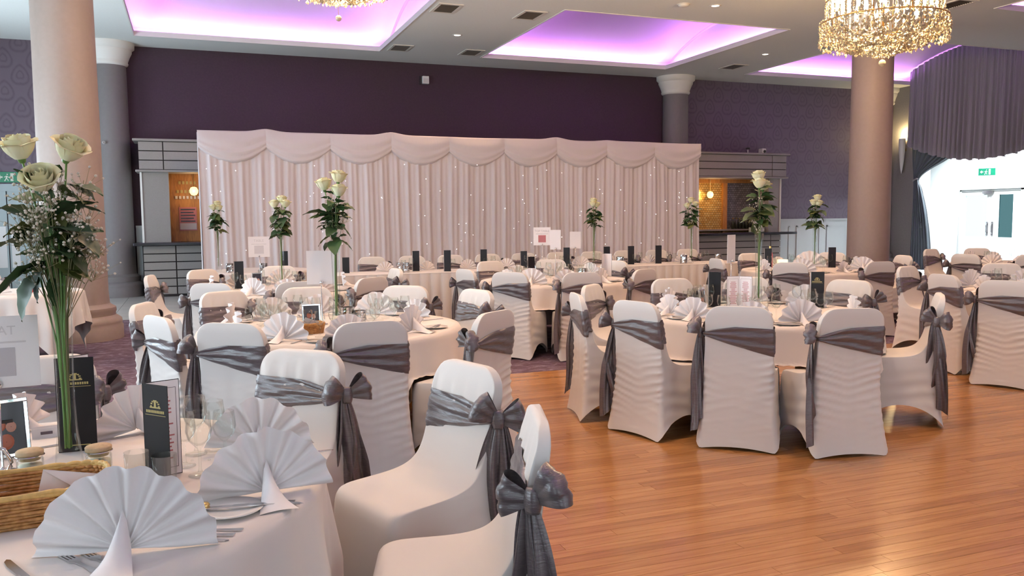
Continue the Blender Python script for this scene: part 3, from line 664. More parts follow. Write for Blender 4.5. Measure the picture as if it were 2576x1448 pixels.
def sconce():
    r = tag(empty('wall_sconce', (X_R, 17.86, 2.62)), 'slim white torch-shaped wall sconce glowing beside the mauve curtain', 'wall lamp')
    sh = G().lathe([(.002, 0), (.03, .12), (.06, .35), (.082, .62), (.088, .80), (.085, .96)], 18)
    obj('torch_shade', sh.mesh('torch_shade', 'trim_white', smooth=True), r, (-.13, 0, 0))
    obj('bracket', gb(-.10, 0, -.03, .03, .62, .70).mesh('bracket', 'gold_brass'), r)
    obj('lamp', G().lathe([(.001, .90), (.06, .92), (.07, .97), (.04, 1.0), (.001, 1.01)], 14).mesh('lamp', 'sconce_glow', smooth=True), r, (-.13, 0, 0))
    d = bpy.data.lights.new('sconce_light', 'POINT'); d.energy = 70; d.color = (1, .74, .36); d.shadow_soft_size = .06
    o = bpy.data.objects.new('sconce_light', d); COL.objects.link(o); o.parent = r; o.location = (-.13, 0, 1.08)
sconce()

# ------------------------------------------------------------------ chandeliers
def octa(r, h):
    vs = [Vector((r, 0, 0)), Vector((0, r, 0)), Vector((-r, 0, 0)), Vector((0, -r, 0)), Vector((0, 0, h*.45)), Vector((0, 0, -h*.55))]
    return vs, [(0,1,4),(1,2,4),(2,3,4),(3,0,4),(1,0,5),(2,1,5),(3,2,5),(0,3,5)]
def chandelier_meshes():
    rng = random.Random(8); M = {}
    def crystals(n, fn, r0=.012, r1=.021, hh=2.8):
        g = G()
        for i in range(n):
            p = Vector(fn(i/n, rng)); r = rng.uniform(r0, r1); vs, fs = octa(r, r*hh*rng.uniform(.8, 1.2)); rot = Matrix.Rotation(rng.uniform(0, PI), 3, 'Z') @ Matrix.Rotation(rng.uniform(-.25, .25), 3, 'X')
            g.add([rot @ v + p for v in vs], fs)
        return g
    def rim(u, q):      # fringe round the widest basket
        a = 2*PI*u*7 + q.uniform(-.05, .05); k = q.random(); return ((.775-.03*k)*math.cos(a), (.775-.03*k)*math.sin(a), .54 - .31*q.random())
    def bowl(u, q):     # hanging garlands from the rim in to the lower basket
        a = 2*PI*q.random(); s = q.random(); R = .74 + (.26-.74)*s; z = .43 - .20*s - .10*math.sin(PI*s); return (R*math.cos(a), R*math.sin(a), z + q.uniform(-.03, .03))
    def low(u, q):
        a = 2*PI*q.random(); s = q.random(); R = .30*(1-s*.6); return (R*math.cos(a), R*math.sin(a), .24 - .13*s**.8 + q.uniform(-.03, .02))
    def drum(u, q):
        a = 2*PI*round(q.random()*44)/44; return (.70*math.cos(a), .70*math.sin(a), .56 + .5*q.random())
    def top(u, q):
        a = 2*PI*q.random(); s = q.random(); R = .70 - .5*s; return (R*math.cos(a), R*math.sin(a), 1.10 + .45*s + q.uniform(-.03, .03))
    M['rim_crystals'] = crystals(950, rim).mesh('rim_crystals', 'crystal', fix=False); M['basket_crystals'] = crystals(2100, bowl).mesh('basket_crystals', 'crystal', fix=False)
    M['lower_crystals'] = crystals(620, low, .010, .017).mesh('lower_crystals', 'crystal', fix=False); M['drum_crystals'] = crystals(1500, drum, .010, .018).mesh('drum_crystals', 'crystal', fix=False)
    M['crown_crystals'] = crystals(300, top).mesh('crown_crystals', 'crystal', fix=False)
    fr = G()
    for R, z in ((.76, .52), (.70, .80), (.70, 1.10), (.28, .30), (.2, 1.56)):
        fr.tube([(R*math.cos(2*PI*i/40), R*math.sin(2*PI*i/40), z) for i in range(41)], .010, 6, caps=False)
    for i in range(10):
        a = 2*PI*i/10; c, s_ = math.cos(a), math.sin(a)
        fr.tube([(.76*c, .76*s_, .52), (.5*c, .5*s_, .36), (.28*c, .28*s_, .30)], .007, 5); fr.tube([(.70*c, .70*s_, .52), (.70*c, .70*s_, 1.10), (.2*c, .2*s_, 1.56)], .007, 5)
    fr.tube([(0, 0, .2), (0, 0, 2.15)], .014, 8)
    M['gold_frame'] = fr.mesh('gold_frame', 'gold_brass', smooth=True)
    M['ball'] = G().lathe([(.001, -.045)]+[(.045*math.sin(PI*i/10), -.045*math.cos(PI*i/10)) for i in range(1, 10)]+[(.001, .045)], 14).mesh('ball', 'crystal', smooth=True)
    M['candle_bulb'] = G().lathe([(.001, 0), (.014, .002), (.024, .03), (.026, .055), (.014, .10), (.001, .13)], 10).mesh('candle_bulb', 'bulb', smooth=True)
    return M
CH = chandelier_meshes()
def chandelier(x, y, lb, e, z=3.44, k=1.0, ball=.0):
    r = tag(empty('chandelier', (x, y, z)), lb, 'chandelier', 'crystal basket chandeliers'); r.scale = (k, k, k)
    for n in ('rim_crystals', 'basket_crystals', 'lower_crystals', 'drum_crystals', 'crown_crystals'): obj(n, CH[n], r)['kind'] = 'stuff'
    obj('gold_frame', CH['gold_frame'], r); b = obj('crystal_ball', CH['ball'], r, (0, 0, ball)); obj('chain', G().tube([(0, 0, .045), (0, 0, .22-ball)], .004, 5).mesh('chain', 'gold_brass'), b)
    obj('ceiling_rod', G().tube([(0, 0, 2.14), (0, 0, (5.76-z)/k)], .012, 8).mesh('ceiling_rod', 'gold_brass'), r)
    for i in range(30):
        a = 2*PI*(i+.5)/30; R = .62; obj('candle_bulb', CH['candle_bulb'], r, (R*math.cos(a), R*math.sin(a), .62 + .14*(i % 2)), scale=(1.1, 1.1, 2.2))
    for i in range(4):
        a = PI/2*i+.4; d = bpy.data.lights.new('chandelier_light', 'POINT'); d.energy = e; d.color = (1, .62, .30); d.shadow_soft_size = .12
        o = bpy.data.objects.new('chandelier_light', d); COL.objects.link(o); o.parent = r; o.location = (.36*math.cos(a), .36*math.sin(a), .72)
chandelier(1.44, 8.5, 'crystal chandelier whose tip shows at the top edge above the backdrop', 240, 3.56, .66, -.12)
chandelier(8.37, 8.5, 'large lit crystal basket chandelier at the top right', 310)
# ------------------------------------------------------------------ banquet chair in a stretch cover with a satin sash
KB_Y = [(0,-.300),(.10,-.283),(.28,-.262),(.40,-.250),(.47,-.246),(.55,-.246),(.63,-.250),(.72,-.262),(.82,-.276),(.89,-.286),(.93,-.286)]     # back line y(z)
KF_Y = [(.50,-.06),(.53,-.135),(.585,-.172),(.70,-.205),(.815,-.228),(.89,-.243),(.93,-.258)]                                                    # front of backrest y(z)
ROWS_T = [  # back z, front (y,z), half width back, front
 (0,.236,0,.262,.238),(.03,.236,.03,.258,.238),(.08,.235,.09,.252,.236),(.15,.234,.17,.244,.234),(.22,.233,.25,.237,.232),(.29,.232,.33,.231,.231),(.36,.231,.40,.227,.229),
 (.40,.227,.437,.225,.227),(.43,.218,.460,.224,.225),(.45,.202,.473,.223,.224),(.465,.17,.480,.222,.223),(.48,.11,.483,.222,.222),(.495,.04,.486,.221,.221),(.51,-.02,.491,.220,.220),
 (.53,-.07,.500,.219,.219),(.555,-.112,.516,.218,.218),(.58,-.142,.54,.217,.217),(.61,-.165,.575,.215,.215),(.645,-.182,.62,.213,.213),(.69,-.196,.675,.211,.211),(.74,-.209,.73,.210,.210),
 (.79,-.220,.785,.210,.210),(.83,-.229,.828,.2095,.2095),(.86,-.236,.859,.205,.205),(.885,-.242,.884,.194,.194),(.905,-.247,.904,.178,.178),(.919,-.251,.918,.158,.158),(.927,-.256,.926,.136,.136),(.930,-.264,.930,.11,.11)]
def perim(ns=12, nc=4, rr=.16):
    """unit rounded square, list of (sx, d); starts at left-back going along the back"""
    pts = []; c = 1-rr
    for (sx, sy, a0, ex, ey) in ((1,-1,-PI/2,0,0),(1,1,0,0,0),(-1,1,PI/2,0,0),(-1,-1,PI,0,0)):
        for k in range(nc): 
            a = a0 + PI/2*k/nc; pts.append((sx*c + rr*math.cos(a), sy*c + rr*math.sin(a)))
        e = (sx*c + rr*math.cos(a0+PI/2), sy*c + rr*math.sin(a0+PI/2))
        nxt = {(1,-1):(1, c), (1,1):(-c, 1), (-1,1):(-1, -c), (-1,-1):(c, -1)}[(sx, sy)]
        for k in range(ns): pts.append((e[0]+(nxt[0]-e[0])*k/ns, e[1]+(nxt[1]-e[1])*k/ns))
    return [(x, (y+1)/2) for x, y in pts]
PER = perim()
def cover_mesh(seed, amp):
    rng = random.Random(seed); ph = [rng.uniform(0, 6) for _ in range(6)]; rows = []
    keys = ROWS_T; n = len(keys); fine = []
    for i in range(n-1):
        dz = keys[i+1][0]-keys[i][0]; sub = max(1, round(dz/.0095)) if keys[i][0] < .62 else (3 if dz > .045 else 2 if dz > .025 else 1)
        for k in range(sub): fine.append(i + k/sub)
    fine.append(n-1)
    def val(ft, c):
        return crom([(j, keys[j][c]) for j in range(max(0, int(ft)-1), min(n, int(ft)+4))], ft)
    for ft in fine:
        zb, fy, fz, wb, wf = (val(ft, c) for c in range(5)); by = crom(KB_Y, zb); row = []
        for sx, d in PER:
            x = sx*(wb+(wf-wb)*d); y = by+(fy-by)*d; z = zb+(fz-zb)*d
            if z < .36:            # hem arches up between the feet
                k = max(0, 1-z/.36)**1.6; sd = abs(sx) > .9
                if sd: z += .15*k*max(0, 1-(2*d-1)**2)**.8
                elif d > .9: z += .13*k*max(0, 1-sx*sx)**.8; 
                else: z += .022*k*max(0, 1-sx*sx)
            if sd_wr := (d < .1 and .06 < z < .70):      # ripples of the stretch fabric on the outer back
                mask = math.sin(PI*(z-.06)/.64); ax = abs(x)
                nv = noise.noise(Vector((x*5, z*7, seed*3.1))); pt = max(0, min(1, .55 + 1.1*noise.noise(Vector((x*3.2+9, z*4.5, seed*1.7)))))
                bs = (z-.30*ax)*126 + 3.2*nv + ph[0]; rg = 1-abs(math.sin(bs/2)); rg = rg**1.6
                f = rg*pt*(.25+4.2*ax) + .5*(1-abs(math.sin(((z+.22*ax)*88 + 2.5*nv + ph[2])/2)))**2*(1-pt)*(.2+3*ax)
                y -= amp*mask*f; y += .004*math.exp(-(x/.006)**2)
            elif abs(sx) > .9 and .05 < z < .44:
                x *= 1 + amp*1.6*math.sin(z*70+d*6+ph[3])*math.sin(PI*z/.46)*(1-d)
            elif d > .9 and .70 < z < .90:
                y += amp*.6*math.sin(x*70+ph[4])*math.sin(PI*(z-.7)/.2)
            if d < .1 and z < .5:          # back of cover sags inward between the feet
                y += .018*max(0, 1-(sx)**2)*(1-z/.5)
            row.append((x, y, z))
        rows.append(row)
    g = G().grid(rows, closed_u=True); k = len(PER); last = len(rows)-1
    cz = sum(p[2] for p in rows[-1])/k + .002; cy = sum(p[1] for p in rows[-1])/k
    g.v.append((0, cy, cz)); ci = len(g.v)-1
    for j in range(k): g.f.append((last*k+j, last*k+(j+1) % k, ci))
    return g.mesh('chair_cover', 'spandex', smooth=True)
def w_at(z): return interp([(r[0], r[3]) for r in ROWS_T], z)
def band_mesh(seed, tilt=0):
    rng = random.Random(seed); ph = [rng.uniform(0, 6) for _ in range(4)]; rows = []
    P = []   # dense loop from left-back around back -> right -> front -> left
    c = .86
    def arc(cx, cy, a0): return [(cx+.14*math.cos(a0+PI/2*k/5), cy+.14*math.sin(a0+PI/2*k/5)) for k in range(5)]
    P += [(-1, 0)] + [(-1, -c*k/3) for k in range(1, 3)] + arc(-c, -c, PI) + [(-c+2*c*k/26, -1) for k in range(26)] + arc(c, -c, -PI/2) + [(1, -c+2*c*k/6) for k in range(6)] + arc(c, c, 0) + [(c-2*c*k/26, 1) for k in range(26)] + arc(-c, c, PI/2) + [(-1, c-c*k/3) for k in range(3)] + [(-1, 0)]
    NV = 16
    for j in range(NV+1):
        v = j/NV; row = []
        for i, (sx, sy) in enumerate(P):
            s = (sx+1)/2; back = sy < 0
            zt = .760 + .045*min(1, s*2.2)**.7 + tilt*s; zb = .735 - .115*s**.85 + tilt*s*.6
            if not back: zt += .012*s; zb += .035*s
            z = zt+(zb-zt)*v; yb = crom(KB_Y, z); yf = crom(KF_Y, z); d = (sy+1)/2; wx = w_at(z)
            off = .006 + .009*math.sin(PI*v)**.5*(1-.3*s)
            fd = math.sin(v*PI*5 + ph[0] + .9*math.sin(s*5+ph[1])) * .0045*(.4+.9*math.sin(PI*min(1, s*.9+.1))) + .0022*math.sin(v*31+s*17+ph[2])
            off += fd
            x = sx*wx; y = yb+(yf-yb)*d; th = (yf-yb)/2
            if abs(sx) > .99: x += off*sx
            elif abs(sy) > .99: y += off*sy
            else:
                ux, uy = (abs(sx)-c)/.14, (abs(sy)-c)/.14; q = math.hypot(ux, uy) or 1; x += off*ux/q*(1 if sx > 0 else -1); y += off*uy/q*(1 if sy > 0 else -1)
            row.append((x, y, z))
        rows.append(row)
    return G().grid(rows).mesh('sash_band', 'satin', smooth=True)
KN = Vector((-.232, -.236, .752)); BN = Vector((-.82, .57, 0)).normalized(); BW = Vector((0, 0, 1)); BR = BW.cross(BN).normalized()
def loop_mesh(sgn, ang, Ln, seed):
    rng = random.Random(seed); Rd = (BR*sgn*math.cos(ang) + BW*math.sin(ang)).normalized(); Wd = BN.cross(Rd).normalized(); rows = []
    nu, nv = 22, 12; p1, p2 = rng.uniform(0, 6), rng.uniform(0, 6)
    for i in range(nu+1):
        u = i/nu; s = math.sin(PI*u); r = Ln*s**.85; nn = .042*math.sin(2*PI*u)*(.6+.4*s); h = .009 + .056*s**.75; row = []
        for j in range(nv+1):
            v = -1+2*j/nv; pl = .007*math.sin(v*7+p1+u*3)*s + .004*math.sin(v*15+p2)*s
            rr = r*(1-.16*v*v) 
            row.append(KN + BN*(.012+nn*(1-.35*v*v)+pl) + Rd*rr + Wd*(v*h))
        rows.append(row)
    return G().grid(rows).mesh('bow_loop', 'satin', smooth=True)
def tail_mesh(Ln, out, wd, seed):
    rng = random.Random(seed); rows = []; nu, nv = 26, 18; p1, p2 = rng.uniform(0, 6), rng.uniform(0, 6)
    for i in range(nu+1):
        u = i/nu; h = .014 + (wd-.014)*min(1, u*2.2)**.7; row = []
        for j in range(nv+1):
            v = -1+2*j/nv; fo = (.018*math.sin(v*5+p1+u*1.5) + .008*math.sin(v*11+p2-u*2))*min(1, .25+u*1.6)
            z = -Ln*u - (.05*v*u*u) ; side = out*u*u*.5 + .018*math.sin(u*4+p2)
            q = BR*(v*h + side) + BN*(.014 + .012*math.sin(PI*u) + fo - .02*u)
            row.append(KN + q + Vector((0, 0, z)))
        rows.append(row)
    return G().grid(rows).mesh('sash_tail', 'satin', smooth=True)
def knot_mesh():
    g = G(); rows = []
    for i in range(9):
        t = -1+2*i/8; r = .026*(1-.25*t*t); row = []
        for j in range(14):
            a = 2*PI*j/14; row.append(KN + BN*(.012+.8*r*math.cos(a)+.002*math.sin(a*5)) + BR*(r*math.sin(a)) + BW*(t*.034))
        rows.append(row)
    return g.grid(rows, closed_u=True, cap0=True, cap1=True).mesh('knot', 'satin', smooth=True)
COVERS = [cover_mesh(1, .0125), cover_mesh(2, .0105), cover_mesh(5, .014)]
BANDS = [band_mesh(1), band_mesh(2, .012), band_mesh(3, -.012)]
LOOPS = [(loop_mesh(1, .35, .112, 1), loop_mesh(-1, .35, .108, 2)), (loop_mesh(1, .15, .105, 3), loop_mesh(-1, .6, .112, 4)), (loop_mesh(1, .65, .112, 7), loop_mesh(-1, .1, .105, 8))]
TAILS = [(tail_mesh(.62, .05, .072, 1), tail_mesh(.48, -.09, .062, 2)), (tail_mesh(.54, -.03, .076, 3), tail_mesh(.60, .10, .058, 4))]
KNOT = knot_mesh()
CN = [0]
def chair(x, y, fx, fy, label, group):
    """fx, fy: the point the chair faces"""
    i = CN[0]; CN[0] += 1
    rz = math.atan2(fy-y, fx-x) - PI/2
    # x, y is where the middle of the back's top edge stands; shift to the chair's own origin
    ox, oy = x - (-math.sin(rz)*-.27), y - (math.cos(rz)*-.27)
    r = tag(empty('banquet_chair', (ox, oy, 0), rz), label, 'chair', group)
    obj('stretch_cover', COVERS[i % 3], r)
    s = obj('sash', BANDS[(i*2+i//3) % 3], r)
    lp = LOOPS[(i+i//4) % 3]; tl = TAILS[(i+i//3) % 2]
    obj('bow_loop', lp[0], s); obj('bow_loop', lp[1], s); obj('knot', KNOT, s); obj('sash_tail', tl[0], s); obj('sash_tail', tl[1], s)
    return r

# ------------------------------------------------------------------ round tables and cloths
def cloth_mesh(R, half, seed, H=.75, rot=.3, centre=(0, 0), seats=()):
    rng = random.Random(seed); na = 180; rows = []; ph = [rng.uniform(0, 6) for _ in range(5)]
    rows.append([(R*.5*math.cos(2*PI*j/na), R*.5*math.sin(2*PI*j/na), H) for j in range(na)])
    rows.append([(R*.93*math.cos(2*PI*j/na), R*.93*math.sin(2*PI*j/na), H) for j in range(na)])
    nd = 18
    for i in range(nd+1):
        v = i/nd; row = []
        for j in range(na):
            a = 2*PI*j/na; q = (a+rot) % (PI/2); q = min(q, PI/2-q); drop = min(half/math.cos(q) - R, H-.02)
            d = drop*v; fl = min(1, d/.35)
            wv = math.cos(a*15+ph[0]+1.3*math.sin(a*3+ph[1])) + .5*math.cos(a*27+ph[2])
            rad = R - .012*(1-min(1, d/.02)) + .022*min(1, d/.03)**.5*0 + fl*(.020 + .024*wv) + .03*fl*(q/(PI/4))
            zz = H - d if d > .012 else H - .012*(1-math.sqrt(max(0, 1-(d/.012)**2)))
            px, py = rad*math.cos(a), rad*math.sin(a)
            for ox, oy, rz in seats:        # the cloth comes to rest on the seats pushed under the table
                dx, dy = centre[0]+px-ox, centre[1]+py-oy; lx, ly = dx*math.cos(rz)+dy*math.sin(rz), -dx*math.sin(rz)+dy*math.cos(rz)
                if abs(lx) < .262 and -.12 < ly < .27 and zz < .497:
                    ex = min(.10, (.497-zz)*.35); px += ex*math.cos(a); py += ex*math.sin(a); zz = .497 + .006*math.sin(a*40+v*9)**2 + max(0, -ly)*.12
            row.append((px, py, zz))
        rows.append(row)
    g = G().grid(rows, closed_u=True); g.v.append((0, 0, H)); ci = len(g.v)-1
    for j in range(na): g.f.append((j, (j+1) % na, ci))
    return g.mesh('tablecloth', 'tablecloth', smooth=True)
def round_table(x, y, R, half, seed, where, rot=.3):
    tc = next((q for q in (T1, T2, T3, T4, T5, T6, T7, T8) if q == (x, y)), None); seats = chair_frames(tc) if tc else ()
    t = tag(empty('round_table', (x, y, 0)), 'round folding table hidden under the cloth of the ' + where, 'table', 'round banquet tables')
    obj('table_top', G().lathe([(.001, .722), (R-.04, .722), (R-.035, .744), (.001, .744)], 48).mesh('table_top', 'subfloor'), t)
    lm = G().tube([(0, 0, 0), (0, 0, .722)], .018, 8).mesh('leg', 'steel', smooth=True)
    for a in range(4): obj('leg', lm, t, (.45*math.cos(a*PI/2+.8), .45*math.sin(a*PI/2+.8), 0))
    tag(obj('tablecloth', cloth_mesh(R, half, seed, .75, rot, (x, y), seats), loc=(x, y, 0)), 'white cloth draped over the ' + where, 'tablecloth', 'white round-table cloths')

T1, T2, T3, T4, T5, T6, T7, T8, T9, T0 = (-.50, 2.66), (.90, 5.92), (.88, 9.35), (4.08, 9.2), (4.08, 5.36), (8.0, 9.35), (7.8, 5.75), (11.7, 9.1), (.95, 13.1), (-1.75, 10.30)
WHERE = {'T1': 'foreground table', 'T2': 'centre-left table', 'T3': 'back-left table', 'T4': 'middle table', 'T5': 'dance-floor table', 'T6': 'back-right table', 'T7': 'right-edge table', 'T8': 'far-right doorway table', 'T9': 'furthest back-left table', 'T0': 'small side table by the left pillar'}
G1, G2, G3, G4, G5, G6, G7 = 'chairs round the foreground table', 'chairs round the centre-left table', 'chairs round the table behind', 'chairs round the middle table', 'chairs round the dance-floor table', 'chairs round the back right table', 'chairs at the right edge'
C = 'white-covered chair with grey sash'
CH_LIST = [
 (.44, 3.73, T1, C+', behind the two big napkin fans of the foreground table', G1), (1.01, 3.12, T1, C+' bow facing us, seat side-on, centre foreground', G1), (.93, 2.22, T1, C+', nearest of all, seen edge-on at bottom centre', G1), (-.62, 4.02, T1, C+', half hidden behind the table sign at left edge', G1),
 (.18, 4.89, T2, C+', blue-white back turned, left one before the centre-left table', G2), (.92, 4.62, T2, C+', grey back turned, right behind the foreground centre chairs', G2), (-.21, 5.43, T2, C+', tilted pale back, leftmost front of the centre-left table', G2), (-.34, 6.35, T2, C+', cream top, leftmost of all beside the plum carpet', G2),
 (.22, 7.13, T2, C+' bow, facing us at far left side of the centre-left table', G2), (.90, 7.24, T2, C+', facing us behind the silver photo frame', G2), (1.70, 7.0, T2, C+' with wide bow, facing us right of the tall centre-left roses', G2), (2.13, 6.35, T2, C+', cream inside lit, turned left at right of the centre-left table', G2), (1.73, 4.81, T2, C+' knot, seen side-on in front of the carpet edge', G2),
 (.15, 8.09, T3, C+', pale back turned, at the left of the table behind', G3), (.91, 7.91, T3, C+', back turned, behind the white blank sign card', G3), (1.64, 8.12, T3, C+', back turned and tilted, behind the middle bow', G3), (.10, 10.45, T3, C+', facing us below the leftmost roses', G3), (-.43, 9.6, T3, C+', leftmost at back, before the bar boards', G3), (2.2, 9.5, T3, C+' bow, turned left at right of the table behind', G3), (1.0, 10.75, T3, C+', facing us behind the black menu at back left', G3),
 (3.13, 8.25, T4, C+', full back turned, left of the two before the middle table', G4), (3.78, 7.84, T4, C+', full back turned, right of the two before the middle table', G4), (4.62, 8.0, T4, C+' bow at its left, back turned, right of the middle table', G4), (5.2, 9.8, T4, C+', facing us at right of the middle table', G4), (3.70, 10.5, T4, C+', facing us at left behind the middle table', G4), (2.86, 8.95, T4, C+', pale back, narrow side view left of the middle table', G4), (4.6, 10.52, T4, C+', facing us behind the middle table below its menu', G4),
 (2.80, 4.98, T5, C+', first full back from left on the dance floor', G5), (3.22, 4.40, T5, C+', middle of the three full backs on the dance floor', G5), (3.77, 4.01, T5, C+', third full back on the dance floor, nearest the camera', G5), (5.03, 4.50, T5, C+' bow and long tail, side-on at right of the dance-floor table', G5), (5.42, 5.80, T5, C+' bow, facing us at right behind the dance-floor table', G5), (4.13, 6.67, T5, C+', facing us at left behind the dance-floor table', G5), (3.16, 6.38, T5, C+' bow, three-quarter view at far left of the dance-floor table', G5), (2.69, 5.68, T5, C+', narrow tilted back at left end of the dance-floor table', G5), (4.85, 6.52, T5, C+', facing us directly behind the tall right-hand roses', G5),
 (6.8, 8.28, T6, C+', full back turned, left before the back right table', G6), (7.86, 7.92, T6, C+', full back turned, right before the back right table', G6), (9.35, 9.0, T6, C+' with big bow and long tails beside the terracotta pillar', G6), (8.0, 10.68, T6, C+', facing us at left behind the back right table', G6), (9.2, 10.25, T6, C+', facing us behind the back right table near the pillar', G6), (6.62, 9.56, T6, C+', seen from its side left of the back right table', G6),
 (6.5, 5.15, T7, C+', large back cut by the right edge of the picture', G7), (6.68, 5.95, T7, C+', pale tilted top left of the right-edge chair', G7), (8.75, 7.0, T7, C+' bow, facing us second row at right edge', G7), (7.4, 7.08, T7, C+', facing us between the two right-edge chairs', G7),
 (10.35, 8.85, T8, C+', dark sash, back turned before the bright doorway', G7), (11.4, 10.42, T8, C+', furthest right one facing us before the doorway', G7), (10.75, 8.12, T8, C+', back turned at right edge before the glazed doors', G7), (12.3, 10.3, T8, C+', facing us before the right glazed door leaf', G7)]
def chair_frames(t):
    out = []
    for x, y, tt, lb, gr in CH_LIST:
        if tt is t:
            rz = math.atan2(t[1]-y, t[0]-x) - PI/2; out.append((x + math.sin(rz)*-.27, y - math.cos(rz)*-.27, rz))
    return out
round_table(*T1, .86, 1.20, 1, WHERE['T1'], .35); round_table(*T2, .91, 1.24, 2, WHERE['T2'], 1.15); round_table(*T3, .91, 1.24, 3, WHERE['T3']); round_table(*T4, .91, 1.30, 4, WHERE['T4'], .1)
round_table(*T5, .91, 1.16, 5, WHERE['T5'], .75); round_table(*T6, .91, 1.24, 6, WHERE['T6']); round_table(*T7, .91, 1.24, 7, WHERE['T7']); round_table(*T8, .91, 1.24, 8, WHERE['T8']); round_table(*T9, .76, 1.05, 9, WHERE['T9']); round_table(*T0, .62, .95, 10, WHERE['T0'], .2)
for x, y, t, lb, gr in CH_LIST: chair(x, y, t[0], t[1], lb, gr)
chair(-2.55, 9.35, T0[0], T0[1], C+', at far left edge before the small side table', 'chairs by the left pillar'); chair(-2.35, 11.45, T0[0], T0[1], C+', behind the small side table left of the pillar', 'chairs by the left pillar')
# top table -----------------------------------------------------------
HX0, HX1, HY0, HY1 = 1.75, 8.45, 11.22, 11.98
ht = tag(empty('top_table', ((HX0+HX1)/2, 11.6, 0)), 'long trestle top table under a pleated skirt before the backdrop', 'table')
obj('table_top', gb(HX0-(HX0+HX1)/2+.01, HX1-(HX0+HX1)/2-.01, -.37, .37, .715, .744).mesh('table_top', 'subfloor'), ht)
lm = G().tube([(0, 0, 0), (0, 0, .715)], .02, 8).mesh('leg', 'steel')
for lx in (-2.8, -1.0, 1.0, 2.8):
    for ly in (-.3, .3): obj('leg', lm, ht, (lx, ly, 0))
hc = tag(empty('table_skirting', ((HX0+HX1)/2, 11.6, 0)), 'white cloth with box-pleated skirt on the long top table', 'tablecloth')
hx = (HX1-HX0)/2
bevel(obj('top_cloth', gb(-hx-.012, hx+.012, -.392, .392, .7445, .75).mesh('top_cloth', 'tablecloth'), hc), .002)
path = [(-hx-.01, .38), (-hx-.01, -.385), (hx+.01, -.385), (hx+.01, .38)]; pts = []
for (ax, ay), (bx, by) in zip(path, path[1:]):
    ln = math.hypot(bx-ax, by-ay); n = max(2, int(ln/.012)); nx, ny = (by-ay)/ln, -(bx-ax)/ln
    for i in range(n):
        s = ln*i/n; ph = (s % .15)/.15; pts.append((ax+(bx-ax)*i/n, ay+(by-ay)*i/n, nx, ny, s, ph))
rows = []
for j in range(9):
    z = .748 - .738*j/8; row = []
    for x, y, nx, ny, s, ph in pts:
        o = (.004 + .030*(j/8)**.6*max(0, math.sin(PI*min(1, ph/.72)))**.5 - (.018*(j/8)**.5 if ph > .8 else 0)); row.append((x+nx*-o*-1, y+ny*o, z))
    rows.append(row)
obj('pleated_skirt', G().grid(rows).mesh('pleated_skirt', 'tablecloth', smooth=True), hc)
hn = ['first', 'second', 'third', 'fourth', 'fifth', 'sixth', 'seventh', 'eighth', 'ninth', 'tenth']
for i in range(10): chair(2.55+.62*i, 12.62, 2.55+.62*i, 11, C+f', facing us behind the top table, {hn[i]} from left', 'chairs behind the top table')
# ------------------------------------------------------------------ tableware meshes
ZT = .7505
def wine_prof(h=.165, rb=.036, rf=.032):
    return [(.001, 0), (rf, .001), (rf, .003), (.008, .009), (.0045, .02), (.0045, h*.42), (.012, h*.46), (rb*.8, h*.56), (rb, h*.70), (rb*.86, h), (rb*.86-.0012, h), (rb-.0014, h*.70), (rb*.8-.0014, h*.57), (.010, h*.48), (.001, h*.47)]
WG = [G().lathe(wine_prof(), 20).mesh('wine_glass', 'clear_glass', smooth=True), G().lathe(wine_prof(.19, .038, .034), 20).mesh('wine_glass', 'clear_glass', smooth=True)]
TU = G().lathe([(.001, 0), (.028, .001), (.030, .004), (.034, .098), (.0328, .098), (.0288, .010), (.001, .008)], 22).mesh('tumbler', 'clear_glass', smooth=True)
def fan_mesh(R=.175, n=8, sweep=176, depth=.018, seed=0, skew=0.0):
    rng = random.Random(seed); rows = []; m = n*6
    for i in range(m+1):
        t = i/m; a = math.radians(90+sweep/2 - sweep*t) ; ph = t*n*2*PI; row = []
        for k in range(9):
            q = k/8; r = .004 + R*q*(1-.035*abs(math.sin(ph/2))) ; y = depth*math.sin(ph)*q**.8 - .05*q*abs(math.cos(a))**2*skew
            lift = .010
            row.append((r*math.cos(a)*1.04, y - .02*(1-q)*0, max(.0015, lift + r*math.sin(a) - .012*q*abs(math.cos(a)))))
        rows.append(row)
    return G().grid(rows).mesh('napkin_fan', 'napkin', smooth=True)
def flap_mesh(s=1.0):
    rows = []
    for i in range(11):
        t = i/10; y = -.015 - .125*t*s; z = .085*s*(1-t)**1.5 + .003; wv = (.012 + .032*t)*s
        rows.append([(-wv, y, z*.25+.001), (-wv*.55, y, z*.75+.002), (0, y, z+.003), (wv*.55, y, z*.75+.002), (wv, y, z*.25+.001)])
    return G().grid(rows).mesh('napkin_flap', 'napkin', smooth=True)
FAN = [fan_mesh(seed=1), fan_mesh(.165, 7, 165, .02, 2, .4), fan_mesh(.18, 9, 182, .016, 3, -.3)]; FLAP = flap_mesh(); FLAPB = flap_mesh(1.15)
def napkin(x, y, rz, label, group, v=0, sc_=1.0):
    r = tag(empty('fan_napkin', (x, y, ZT), rz), label, 'napkin', group); r.scale = (sc_,)*3
    obj('pleated_fan', FAN[v % 3], r); obj('folded_stand', FLAP if v % 2 else FLAPB, r); return r
PL = G().lathe([(.001, .001), (.045, .001), (.05, .003), (.085, .011), (.086, .0125), (.05, .0055), (.001, .004)], 36).mesh('side_plate', 'porcelain', smooth=True)
def blade(pts, th=.0022):
    g = G(); n = len(pts); g.add([(x, y, .0) for x, y in pts]+[(x, y, th) for x, y in pts], [tuple(reversed(range(n))), tuple(range(n, 2*n))]+[(i, (i+1) % n, n+(i+1) % n, n+i) for i in range(n)]); return g
